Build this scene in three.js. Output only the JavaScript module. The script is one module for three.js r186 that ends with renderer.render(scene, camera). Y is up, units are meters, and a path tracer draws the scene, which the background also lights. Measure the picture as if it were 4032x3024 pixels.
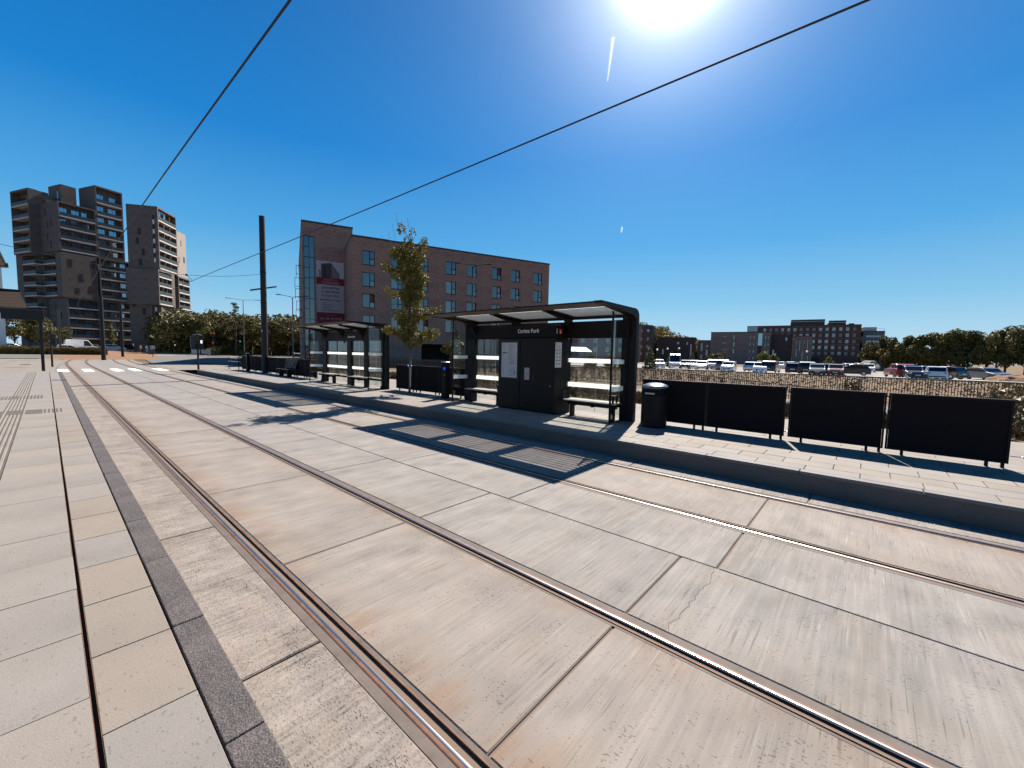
import * as THREE from 'three';
import { mergeGeometries } from 'three/addons/utils/BufferGeometryUtils.js';
import { RoundedBoxGeometry } from 'three/addons/geometries/RoundedBoxGeometry.js';
import { MarchingCubes } from 'three/addons/objects/MarchingCubes.js';
import { TextGeometry } from 'three/addons/geometries/TextGeometry.js';
import { FontLoader } from 'three/addons/loaders/FontLoader.js';

// ------------------------------------------------------------------ camera, sky, sun, exposure
const scene = new THREE.Scene();
const renderer = new THREE.WebGLRenderer({ antialias: true });
renderer.setSize(1024, 768);
renderer.toneMapping = THREE.LinearToneMapping;
renderer.toneMappingExposure = 2.3;
renderer.shadowMap.enabled = true;
const camera = new THREE.PerspectiveCamera(86.65, 4 / 3, 0.05, 4000);
{
  const r = new THREE.Vector3(0.65912195, 0.0209577, 0.75174399), u = new THREE.Vector3(0.04130624, 0.99709374, -0.06401466), f = new THREE.Vector3(0.75090083, -0.07324519, -0.65634068);
  camera.quaternion.setFromRotationMatrix(new THREE.Matrix4().makeBasis(r, u, f.negate()));
  camera.position.set(0, 1.902, 0);
}
const SUN_AZ = 68.3 * Math.PI / 180, SUN_EL = 41.6 * Math.PI / 180;   // azimuth from the far end of the tracks (-z) towards +x
const toSun = new THREE.Vector3(Math.sin(SUN_AZ) * Math.cos(SUN_EL), Math.sin(SUN_EL), -Math.cos(SUN_AZ) * Math.cos(SUN_EL));
const sun = new THREE.DirectionalLight(new THREE.Color(1, 0.94, 0.85), 5);
sun.position.copy(toSun).multiplyScalar(120); sun.target.position.set(10, 0, -10);
sun.castShadow = true; sun.shadow.mapSize.set(4096, 4096);
Object.assign(sun.shadow.camera, { left: -120, right: 120, top: 120, bottom: -120, near: 1, far: 500 });
scene.add(sun, sun.target);
{
  // clear sky: colour by height above the horizon, brightened round the sun, with two short contrails
  const W = 4096, H = 2048, d = new Float32Array(W * H * 4), K = 1 / 2.3;
  const stops = [[-90, .30, .40, .46], [0, .50, .70, .83], [3, .42, .67, .84], [7, .24, .55, .81], [14, .085, .385, .76], [24, .014, .225, .63], [36, .006, .155, .49], [52, .003, .095, .33], [90, .002, .055, .21]];
  const at = (e) => { let i = 1; while (i < stops.length - 1 && e > stops[i][0]) i++; const a = stops[i - 1], b = stops[i], t = Math.min(1, Math.max(0, (e - a[0]) / (b[0] - a[0]))); return [1, 2, 3].map((k) => a[k] + (b[k] - a[k]) * t); };
  const rad = Math.PI / 180, dir = (az, el) => new THREE.Vector3(Math.sin(az * rad) * Math.cos(el * rad), Math.sin(el * rad), -Math.cos(az * rad) * Math.cos(el * rad));
  const trails = [[dir(61.13, 35.8), dir(60.6, 32.1), .0013, .0003], [dir(63.2, 16.65), dir(63.1, 16.0), .0007, .0004]].map(([a, b, w0, w1]) => ({ a, b, w0, w1, n: a.clone().cross(b).normalize(), l: a.angleTo(b) }));
  for (let j = 0; j < H; j++) {
    const el = ((j + .5) / H - .5) * Math.PI, base = at(el / rad), ce = Math.cos(el), se = Math.sin(el);
    for (let i = 0; i < W; i++) {
      const az = ((i + .5) / W - .5) * 2 * Math.PI, x = Math.cos(az) * ce, z = Math.sin(az) * ce;
      const th = Math.acos(Math.min(1, x * toSun.x + se * toSun.y + z * toSun.z)) / rad;
      const core = 5 * Math.exp(-Math.pow(th / 3.4, 2)) + 1.1 * Math.exp(-Math.pow(th / 7.5, 1.6)), mid = .34 * Math.exp(-Math.pow(th / 15, 1.5)), wide = .075 * Math.exp(-Math.pow(th / 32, 2));
      let r = base[0] + core + mid * .62 + wide * .55, g = base[1] + core * .94 + mid * .78 + wide * .95, b = base[2] + core * .83 + mid * .9 + wide * 1.5;
      if (th < 40) for (const t of trails) {
        const off = Math.abs(x * t.n.x + se * t.n.y + z * t.n.z);
        if (off < .004) {
          const v = new THREE.Vector3(x, se, z), s = v.angleTo(t.a) / t.l, e = v.angleTo(t.b) / t.l;
          if (s < 1 && e < 1) { const k = .9 * Math.min(1, Math.max(0, (t.w0 + (t.w1 - t.w0) * s) * 1.5 / Math.max(off, 1e-5) - .4)); r += k * (1.0 - r * .5); g += k * (.95 - g * .5); b += k * (.85 - b * .5); }
        }
      }
      const o = (j * W + i) * 4; d[o] = r * K; d[o + 1] = g * K; d[o + 2] = b * K; d[o + 3] = 1;
    }
  }
  const t = new THREE.DataTexture(d, W, H, THREE.RGBAFormat, THREE.FloatType);
  t.mapping = THREE.EquirectangularReflectionMapping; t.magFilter = THREE.LinearFilter; t.needsUpdate = true;
  scene.background = t; scene.environment = t;
}

// ------------------------------------------------------------------ helpers
const toFlat = THREE.BufferGeometry.prototype.toNonIndexed;
THREE.BufferGeometry.prototype.toNonIndexed = function () { return this.index ? toFlat.call(this) : this; };
let seed = 12345;
const rnd = () => { seed = (seed * 1664525 + 1013904223) >>> 0; return seed / 4294967296; };
const rr = (a, b) => a + (b - a) * rnd(), pick = (a) => a[Math.floor(rnd() * a.length)];
const used = new Map();
const numbered = (n) => { const k = used.get(n) || 0; used.set(n, k + 1); return k ? n + '_' + String(k).padStart(3, '0') : n; };
const hash = (x, y) => { let h = Math.imul(x, 374761393) + Math.imul(y, 668265263) | 0; h = Math.imul(h ^ (h >>> 13), 1274126177); return ((h ^ (h >>> 16)) >>> 0) / 4294967296; };
const vnoise = (x, y, px, py) => {   // value noise, repeating every px by py cells
  const xi = Math.floor(x), yi = Math.floor(y), fx = x - xi, fy = y - yi, sx = fx * fx * (3 - 2 * fx), sy = fy * fy * (3 - 2 * fy), w = (a, p) => ((a % p) + p) % p;
  const a = hash(w(xi, px), w(yi, py)), b = hash(w(xi + 1, px), w(yi, py)), c = hash(w(xi, px), w(yi + 1, py)), e = hash(w(xi + 1, px), w(yi + 1, py));
  return (a + (b - a) * sx) * (1 - sy) + (c + (e - c) * sx) * sy;
};
const fbm = (u, v, cu, cv, oct = 4) => { let s = 0, a = .5, n = 0; for (let i = 0; i < oct; i++) { s += a * vnoise(u * cu, v * cv, cu, cv); n += a; a *= .5; cu *= 2; cv *= 2; } return s / n; };
const sm = (a, b, t) => { t = Math.min(1, Math.max(0, (t - a) / (b - a))); return t * t * (3 - 2 * t); };
const enc = (c) => Math.round(255 * Math.min(1, Math.max(0, c <= .0031308 ? 12.92 * c : 1.055 * Math.pow(c, 1 / 2.4) - .055)));
function tex(w, h, su, sv, fn) {   // fn(u, v) in 0..1 -> [r, g, b (linear), height]; the pair of maps repeats every su by sv metres
  const c = new Uint8Array(w * h * 4), b = new Uint8Array(w * h * 4);
  for (let j = 0; j < h; j++) for (let i = 0; i < w; i++) {
    const [r, g, bl, k] = fn((i + .5) / w, (j + .5) / h), o = (j * w + i) * 4;
    c[o] = enc(r); c[o + 1] = enc(g); c[o + 2] = enc(bl); c[o + 3] = 255; b[o] = b[o + 1] = b[o + 2] = Math.round(255 * Math.min(1, Math.max(0, k))); b[o + 3] = 255;
  }
  return [c, b].map((a, i) => { const t = new THREE.DataTexture(a, w, h); t.wrapS = t.wrapT = THREE.RepeatWrapping; t.magFilter = THREE.LinearFilter; t.repeat.set(1 / su, 1 / sv); if (!i) t.colorSpace = THREE.SRGBColorSpace; t.needsUpdate = true; return t; });
}
const mat = (c, roughness = .8, metalness = 0, o = {}) => new THREE.MeshPhysicalMaterial({ color: new THREE.Color().setRGB(...c), roughness, metalness, ...o });
const tmat = ([map, bumpMap], bumpScale, roughness = .9, o = {}) => new THREE.MeshPhysicalMaterial({ map, bumpMap, bumpScale, roughness, ...o });
function uvm(g) {   // uv in metres, chosen by the way each face points
  if (g.index) g = g.toNonIndexed();
  const p = g.attributes.position, n = g.attributes.normal, a = new Float32Array(p.count * 2);
  for (let i = 0; i < p.count; i++) { const ax = Math.abs(n.getX(i)), ay = Math.abs(n.getY(i)), az = Math.abs(n.getZ(i)); if (ay > .7) { a[2 * i] = p.getX(i); a[2 * i + 1] = p.getZ(i); } else { a[2 * i] = ax > az ? p.getZ(i) : p.getX(i); a[2 * i + 1] = p.getY(i); } }
  g.setAttribute('uv', new THREE.BufferAttribute(a, 2)); return g;
}
const box = (x0, x1, y0, y1, z0, z1) => uvm(new THREE.BoxGeometry(Math.abs(x1 - x0), Math.abs(y1 - y0), Math.abs(z1 - z0)).translate((x0 + x1) / 2, (y0 + y1) / 2, (z0 + z1) / 2));
const rbox = (x0, x1, y0, y1, z0, z1, r = .01) => uvm(new RoundedBoxGeometry(x1 - x0, y1 - y0, z1 - z0, 2, r).translate((x0 + x1) / 2, (y0 + y1) / 2, (z0 + z1) / 2));
const cyl = (r0, r1, h, x, y, z, n = 14) => new THREE.CylinderGeometry(r1, r0, h, n).translate(x, y + h / 2, z).toNonIndexed();   // stands on y
const rod = (a, b, r, n = 8) => { const A = new THREE.Vector3(...a), B = new THREE.Vector3(...b), g = new THREE.CylinderGeometry(r, r, A.distanceTo(B), n); g.applyQuaternion(new THREE.Quaternion().setFromUnitVectors(new THREE.Vector3(0, 1, 0), B.clone().sub(A).normalize())); return g.translate(...A.add(B).multiplyScalar(.5).toArray()).toNonIndexed(); };
const tube = (pts, r, n = 60, k = 6) => new THREE.TubeGeometry(new THREE.CatmullRomCurve3(pts.map((p) => new THREE.Vector3(...p))), n, r, k).toNonIndexed();
const plain = (g) => { if (g.index) g = g.toNonIndexed(); for (const k of Object.keys(g.attributes)) if (!['position', 'normal', 'uv'].includes(k)) g.deleteAttribute(k); return g; };
const merge = (l) => (l.length === 1 ? plain(l[0]) : mergeGeometries(l.map(plain)));
function mesh(name, g, m, parent = scene) {
  const o = new THREE.Mesh(Array.isArray(g) ? merge(g) : g, m); o.name = numbered(name); o.castShadow = o.receiveShadow = true; parent.add(o); return o;
}
const tag = (o, label, category, group) => { o.userData.label = label; o.userData.category = category; if (group) o.userData.group = group; return o; };
const struct = (o, label) => { o.userData.kind = 'structure'; if (label) o.userData.label = label; return o; };
const stuff = (o, label) => { o.userData.kind = 'stuff'; if (label) o.userData.label = label; return o; };
function thing(name, label, category, pos = [0, 0, 0], ry = 0, group) { const o = new THREE.Group(); o.name = numbered(name); o.position.set(...pos); o.rotation.y = ry; scene.add(o); return tag(o, label, category, group); }
function copy(src, label, pos, ry = 0, scale = 1, group) {
  const o = src.clone(); o.name = numbered(src.name.replace(/_\d{3}$/, '')); o.userData = { ...src.userData, label }; if (group) o.userData.group = group;
  o.position.set(...pos); o.rotation.set(0, ry, 0); Array.isArray(scale) ? o.scale.set(...scale) : o.scale.setScalar(scale); scene.add(o); return o;
}
function extrude(pts, depth, bevel = 0, holes = []) {
  const s = new THREE.Shape(pts.map((p) => new THREE.Vector2(...p)));
  for (const h of holes) s.holes.push(new THREE.Path(h.map((p) => new THREE.Vector2(...p))));
  return new THREE.ExtrudeGeometry(s, { depth, bevelEnabled: bevel > 0, bevelSize: bevel, bevelThickness: bevel, bevelSegments: 2, steps: 1, curveSegments: 6 }).toNonIndexed();
}
const rise = (x, z) => .75 * sm(0, 1, (-z - 85) / 75) * (1 - sm(60, 100, x));   // the ground climbs a little behind the crossing
const bend = (z) => (z > -54 ? 0 : (z + 54) * (z + 54) / 612);                   // the tracks curve away beyond z = -54
function sheet(x0, x1, z0, z1, y, n = 1, m = 1, shift = () => 0) {   // level ground cloth that follows the rise
  const g = new THREE.PlaneGeometry(1, 1, n, m).toNonIndexed(), p = g.attributes.position;
  for (let i = 0; i < p.count; i++) { const z = z0 + (z1 - z0) * (p.getY(i) + .5), x = x0 + (x1 - x0) * (p.getX(i) + .5) + shift(z); p.setXYZ(i, x, y + rise(x, z), z); }
  g.computeVertexNormals(); const nn = g.attributes.normal; if (nn.getY(0) < 0) { for (let i = 0; i < p.count; i += 3) { const a = [p.getX(i), p.getY(i), p.getZ(i)]; p.setXYZ(i, p.getX(i + 1), p.getY(i + 1), p.getZ(i + 1)); p.setXYZ(i + 1, ...a); } g.computeVertexNormals(); }
  return uvm(g);
}
function polySheet(pts, y) {   // flat polygon [[x, z] ...]
  const g = new THREE.ShapeGeometry(new THREE.Shape(pts.map(([x, z]) => new THREE.Vector2(x, -z)))).toNonIndexed().rotateX(-Math.PI / 2), p = g.attributes.position;
  for (let i = 0; i < p.count; i++) p.setY(i, y + rise(p.getX(i), p.getZ(i)));
  g.computeVertexNormals(); return uvm(g);
}
function sweep(prof, z0, z1, step, dx = 0) {   // a closed or open profile [[x, y] ...] carried along the track
  const zs = []; for (let z = z0; z > z1; z -= (z > -50 ? step : 2)) zs.push(z); zs.push(z1);
  const pos = [], uv = []; let L = [0]; for (let i = 1; i < prof.length; i++) L.push(L[i - 1] + Math.hypot(prof[i][0] - prof[i - 1][0], prof[i][1] - prof[i - 1][1]));
  for (let k = 0; k + 1 < zs.length; k++) for (let i = 0; i + 1 < prof.length; i++) {
    const P = (a, z) => [prof[a][0] + dx + bend(z), prof[a][1] + rise(prof[a][0], z), z], q = [[i, zs[k]], [i + 1, zs[k]], [i + 1, zs[k + 1]], [i, zs[k + 1]]];
    for (const t of [0, 1, 2, 0, 2, 3]) { pos.push(...P(...q[t])); uv.push(L[q[t][0]], -q[t][1]); }
  }
  const g = new THREE.BufferGeometry(); g.setAttribute('position', new THREE.Float32BufferAttribute(pos, 3)); g.setAttribute('uv', new THREE.Float32BufferAttribute(uv, 2)); g.computeVertexNormals(); return g;
}

// ------------------------------------------------------------------ surface textures
const streaks = (u, v, cv) => { const a = vnoise(u * 3, v * cv, 3, cv), b = vnoise(u * 5 + 1.7, v * cv * 2, 5, cv * 2), c = vnoise(u * 2, v * cv * .25, 2, cv / 4 | 0); return a * .45 + b * .3 + c * .25; };
function concrete(w, h, sv, base, { cv = 256, rust = [0, 0], pale = .14, rough = .0, tint = [1, 1, 1] }) {
  return tex(w, h, 1, sv, (u, v) => {
    const s = streaks(u, v, cv), f = fbm(u, v, 4, Math.round(4 * sv), 5), g = hash(Math.floor(u * w), Math.floor(v * h)), pit = vnoise(u * w / 5, v * h / 5, w / 5 | 0, h / 5 | 0);
    const pv = fbm(u + .37, v + .61, 5, Math.round(9 * sv), 3), pitted = pit > (.93 - .12 * sm(.55, .75, pv)) ? 1 : 0;
    const cf = Math.round(cv * 2.6), fine = vnoise(u * 4, v * cf, 4, cf), grp = vnoise(u * 6, v * 40, 6, 40), line = sm(.80, .95, fine) * sm(.35, .7, grp), lite = sm(.78, .95, vnoise(u * 5 + .5, v * cf + 7, 5, cf)) * sm(.4, .75, vnoise(u * 5 + 2, v * 36, 5, 36));
    let k = .72 + .46 * f + pale * (s - .5) * 2.2 + .12 * (g - .5) - .28 * pitted - .34 * line + .24 * lite - rough * (pit > .62 ? .22 : 0);
    const dirt = sm(.52, .75, fbm(u + .1, v + .3, 3, Math.round(3 * sv), 4));
    let r = base[0] * k, gg = base[1] * k * (1 - .03 * dirt), b = base[2] * k * (1 - .07 * dirt);
    const edge = Math.max(rust[0] * sm(.30, .0, u - .10 * (f - .5) - .22 * (s - .5)), rust[1] * sm(.22, .0, 1 - u - .10 * (f - .5) - .18 * (s - .5))) * (.35 + .9 * sm(.3, .7, fbm(u + .7, v + .2, 4, Math.round(7 * sv), 4)));
    const q = Math.min(.85, edge) * (.7 + .5 * s); r *= 1 - .22 * q; gg *= 1 - .48 * q; b *= 1 - .68 * q;
    return [r * tint[0], gg * tint[1], b * tint[2], .5 + .35 * (s - .5) + .2 * (f - .5) + .16 * (g - .5) - .4 * pitted - .35 * line + .2 * lite];
  });
}
const T = {
  centre: concrete(768, 2048, 5.1, [.200, .170, .148], { rust: [.5, .3], cv: 300 }),
  mid: concrete(768, 2048, 5.1, [.188, .168, .152], { rust: [.12, .1], pale: .2, cv: 260 }),
  side: concrete(512, 2048, 5.1, [.205, .172, .150], { rust: [.0, .12], rough: 1, pale: .26, cv: 200 }),
  slab: tex(512, 512, 1.26, 1.26, (u, v) => { const f = fbm(u, v, 3, 3, 5), g = hash(Math.floor(u * 512), Math.floor(v * 512)), s = vnoise(u * 90, v * 90, 90, 90), st = sm(.55, .8, fbm(u + .4, v + .2, 2, 2, 4)), k = .80 + .30 * f + .22 * (g - .5) - (s > .90 ? .24 : 0); return [.190 * k, .168 * k * (1 - .03 * st), .151 * k * (1 - .08 * st), .5 + .5 * (g - .5) - (s > .93 ? .5 : 0)]; }),
  granite: tex(512, 512, .8, .8, (u, v) => { const g = hash(Math.floor(u * 512), Math.floor(v * 512)), c = vnoise(u * 190, v * 190, 190, 190), s = vnoise(u * 90 + 3, v * 90, 90, 90), f = fbm(u, v, 4, 4, 4), k = .30 + .75 * c + .35 * (s - .5) + .25 * (g - .5) + .5 * (f - .5) + (c > .86 ? .5 : 0); return [.092 * k, .076 * k, .073 * k, c * .7 + g * .3]; }),
  asphalt: tex(512, 512, 6, 6, (u, v) => { const g = hash(Math.floor(u * 512), Math.floor(v * 512)), f = fbm(u, v, 4, 4, 5), k = .8 + .4 * (f - .5) + .35 * (g - .5); return [.14 * k, .128 * k, .118 * k, g]; }),
  dry: tex(512, 512, 9, 9, (u, v) => { const g = vnoise(u * 150, v * 150, 150, 150), f = fbm(u, v, 5, 5, 5), h = fbm(u + .3, v + .7, 12, 12, 3), k = .7 + .5 * f + .4 * (g - .5); return [.125 * k, (.071 + .03 * (h - .5)) * k, .027 * k, g]; }),
  brown: tex(256, 256, 4, 4, (u, v) => { const g = vnoise(u * 80, v * 80, 80, 80), f = fbm(u, v, 4, 4, 4), k = .7 + .5 * f + .3 * (g - .5); return [.19 * k, .098 * k, .046 * k, g]; }),
  brick: tex(512, 512, 2.4, 2.4, (u, v) => { const row = Math.floor(v * 32), c = Math.floor(u * 10 + (row & 1 ? .5 : 0)), m = (v * 32) % 1 < .16 || (u * 10 + (row & 1 ? .5 : 0)) % 1 < .05, t = hash(((c % 10) + 10) % 10, row), f = fbm(u, v, 3, 3, 4), k = (m ? .82 : .72 + .5 * t) * (.85 + .3 * f); return [.30 * k, .168 * k, .122 * k, m ? .2 : .8]; }),
  greybrick: tex(512, 512, 2.4, 2.4, (u, v) => { const row = Math.floor(v * 32), c = Math.floor(u * 10 + (row & 1 ? .5 : 0)), m = (v * 32) % 1 < .16 || (u * 10 + (row & 1 ? .5 : 0)) % 1 < .05, t = hash(((c % 10) + 10) % 10, row + 77), f = fbm(u, v, 3, 3, 4), k = (m ? .8 : .65 + .6 * t) * (.85 + .3 * f); return [.13 * k, .098 * k, .08 * k, m ? .2 : .8]; }),
  rust: tex(256, 1024, .3, 2.4, (u, v) => { const f = fbm(u, v, 4, 40, 4), g = hash(Math.floor(u * 256), Math.floor(v * 1024)), k = .7 + .7 * (f - .5) + .25 * g; return [.17 * k, .082 * k, .046 * k, f]; }),
  seal: tex(256, 1024, .3, 2.4, (u, v) => { const f = fbm(u, v, 4, 30, 4), g = hash(Math.floor(u * 256), Math.floor(v * 1024)), k = .75 + .5 * (f - .5) + .25 * g; return [.105 * k, .078 * k, .064 * k, f]; }),
};
for (const k of ['centre', 'mid', 'side']) T[k].forEach((t) => t.repeat.set(1, 1));
const M = {
  centre: tmat(T.centre, .004, .88), mid: tmat(T.mid, .004, .88), side: tmat(T.side, .006, .9), slab: tmat(T.slab, .0015, .85), granite: tmat(T.granite, .004, .8),
  slabWarm: tmat(T.slab, .0015, .85, { color: new THREE.Color().setRGB(1, .93, .85) }), slabDark: tmat(T.slab, .0015, .85, { color: new THREE.Color().setRGB(.42, .40, .39) }), slabPale: tmat(T.slab, .0015, .85, { color: new THREE.Color().setRGB(1.06, 1.03, .98) }),
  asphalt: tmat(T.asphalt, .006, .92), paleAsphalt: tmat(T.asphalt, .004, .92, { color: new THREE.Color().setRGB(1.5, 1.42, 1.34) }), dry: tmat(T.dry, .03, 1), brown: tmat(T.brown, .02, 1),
  brick: tmat(T.brick, .006, .92), greybrick: tmat(T.greybrick, .006, .92), beige: tmat(T.brick, .005, .92, { color: new THREE.Color().setRGB(.80, .98, 1.12) }), darkbrick: tmat(T.greybrick, .006, .92, { color: new THREE.Color().setRGB(.6, .52, .52) }), redbrick: tmat(T.greybrick, .006, .92, { color: new THREE.Color().setRGB(.95, .58, .52) }),
  rust: tmat(T.rust, .002, .75, { metalness: .2 }), seal: tmat(T.seal, .001, .8), steel: mat([.50, .455, .42], .30, 1), groove: mat([.018, .012, .010], .95), joint: mat([.07, .055, .045], .95), dust: mat([.15, .10, .072], .95),
  dark: mat([.015, .0105, .0095], .5, 0, { specularIntensity: .3 }), darker: mat([.008, .0055, .005], .55, 0, { specularIntensity: .25 }), darkMatt: mat([.014, .010, .009], .8, 0, { specularIntensity: .25 }), pole: mat([.024, .02, .019], .6, 0, { specularIntensity: .5 }), cable: mat([.012, .012, .014], .6), metal: mat([.45, .45, .45], .35, 1), white: mat([.78, .77, .74], .6), offwhite: mat([.6, .58, .55], .8), cap: mat([.03, .024, .022], .6),
  glass: mat([.93, .96, .95], .0, 0, { transmission: 1, thickness: 0, ior: 1.45 }), frost: mat([.96, .96, .94], .60, 0, { transmission: 1, thickness: 0 }), band: mat([.97, .96, .93], 1, 0, { transmission: .75, thickness: 0 }),
  window: mat([.018, .034, .042], .04, 0, { ior: 2.2 }), windowPale: mat([.10, .14, .15], .06, 0, { ior: 2.2 }), balustrade: mat([.05, .058, .058], .5, 0, { specularIntensity: .4 }), slabEdge: mat([.55, .49, .46], .85), recess: mat([.035, .026, .024], .9), wood: mat([.11, .072, .05], .7), seatWood: mat([.36, .30, .24], .6),
  red: mat([.30, .012, .018], .5), paper: mat([.62, .60, .57], .5), black: mat([.01, .01, .01], .7), trunk: mat([.06, .045, .033], .95), zebra: mat([.82, .80, .76], .8), yellowish: mat([.36, .2, .02], .8),
};
const leafMat = (c, t = .35) => mat(c, .55, 0, { transmission: t, thickness: 0, side: THREE.DoubleSide, specularIntensity: .3 });
M.soffit = mat([.13, .098, .08], .7); M.slatMetal = mat([.10, .10, .10], .6);
M.windowBlue = mat([.30, .42, .50], .06, .75); M.windowCurtain = mat([.20, .17, .15], .3); M.windowOld = M.windowPale;
M.leaf = leafMat([.205, .165, .03], .45); M.leafDark = leafMat([.125, .105, .032], .32); M.leafMid = leafMat([.16, .135, .035], .36); M.leafOlive = leafMat([.175, .13, .035], .36); M.conifer = leafMat([.12, .13, .045], .2);

// ------------------------------------------------------------------ ground
{
  const g = new THREE.PlaneGeometry(1, 1, 120, 120).toNonIndexed(), p = g.attributes.position;
  for (let i = 0; i < p.count; i++) { const q = (t) => Math.sign(t) * Math.pow(Math.abs(t) * 2, 2.2) * 1500, x = q(p.getX(i)) + 10, z = -q(p.getY(i)) - 20; p.setXYZ(i, x, -.07 + rise(x, z), z); }
  g.computeVertexNormals(); struct(mesh('ground', uvm(g), M.dry), 'dry open ground around the tram stop');
}
struct(mesh('plaza', [polySheet([[-40, -41], [.56, -41], [.9, -62], [1.6, -76], [-.2, -81], [-40, -82]], .006), polySheet([[7.12, -43], [10.3, -43], [15.5, -40], [15.5, -47], [12.2, -55], [11, -60.5], [8.2, -62.5], [7.2, -60]], .006)], tmat(T.slab, .001, .9, { color: new THREE.Color().setRGB(1, .95, .88) })), 'pale concrete apron at the end of the platforms');
struct(mesh('road', [polySheet([[8.0, -62.6], [12.4, -61], [16.4, -50], [70, -34], [75, -70], [30, -92], [16, -92], [9.5, -80]], .002), sheet(-60, 40, -84, -104, .002, 20, 8)], M.asphalt), 'asphalt road past the crossing behind the stop');
struct(mesh('road', sheet(18.9, 23.8, 20, -46, .002, 1, 1), M.asphalt), 'narrow asphalt road behind the strip of tall dry grass');
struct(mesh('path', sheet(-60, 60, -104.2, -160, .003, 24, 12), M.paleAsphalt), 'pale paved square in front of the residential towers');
struct(mesh('path', sheet(10.18, 15.6, 14, -40, .01), tmat(T.slab, .001, .9, { color: new THREE.Color().setRGB(1.05, 1, .95) })), 'pale path behind the windscreen panels');
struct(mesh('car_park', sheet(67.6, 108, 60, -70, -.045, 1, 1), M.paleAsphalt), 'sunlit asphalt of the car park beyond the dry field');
struct(mesh('kerb', box(66.4, 67.6, -.1, .09, -70, 60), mat([.5, .47, .43], .9)), 'long pale kerb between the field and the car park');
struct(mesh('track_grass', sheet(-1, 11, -78, -140, .004, 4, 30, (z) => bend(z) - 1), M.brown), 'scorched brown grass round the curving tracks');

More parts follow.
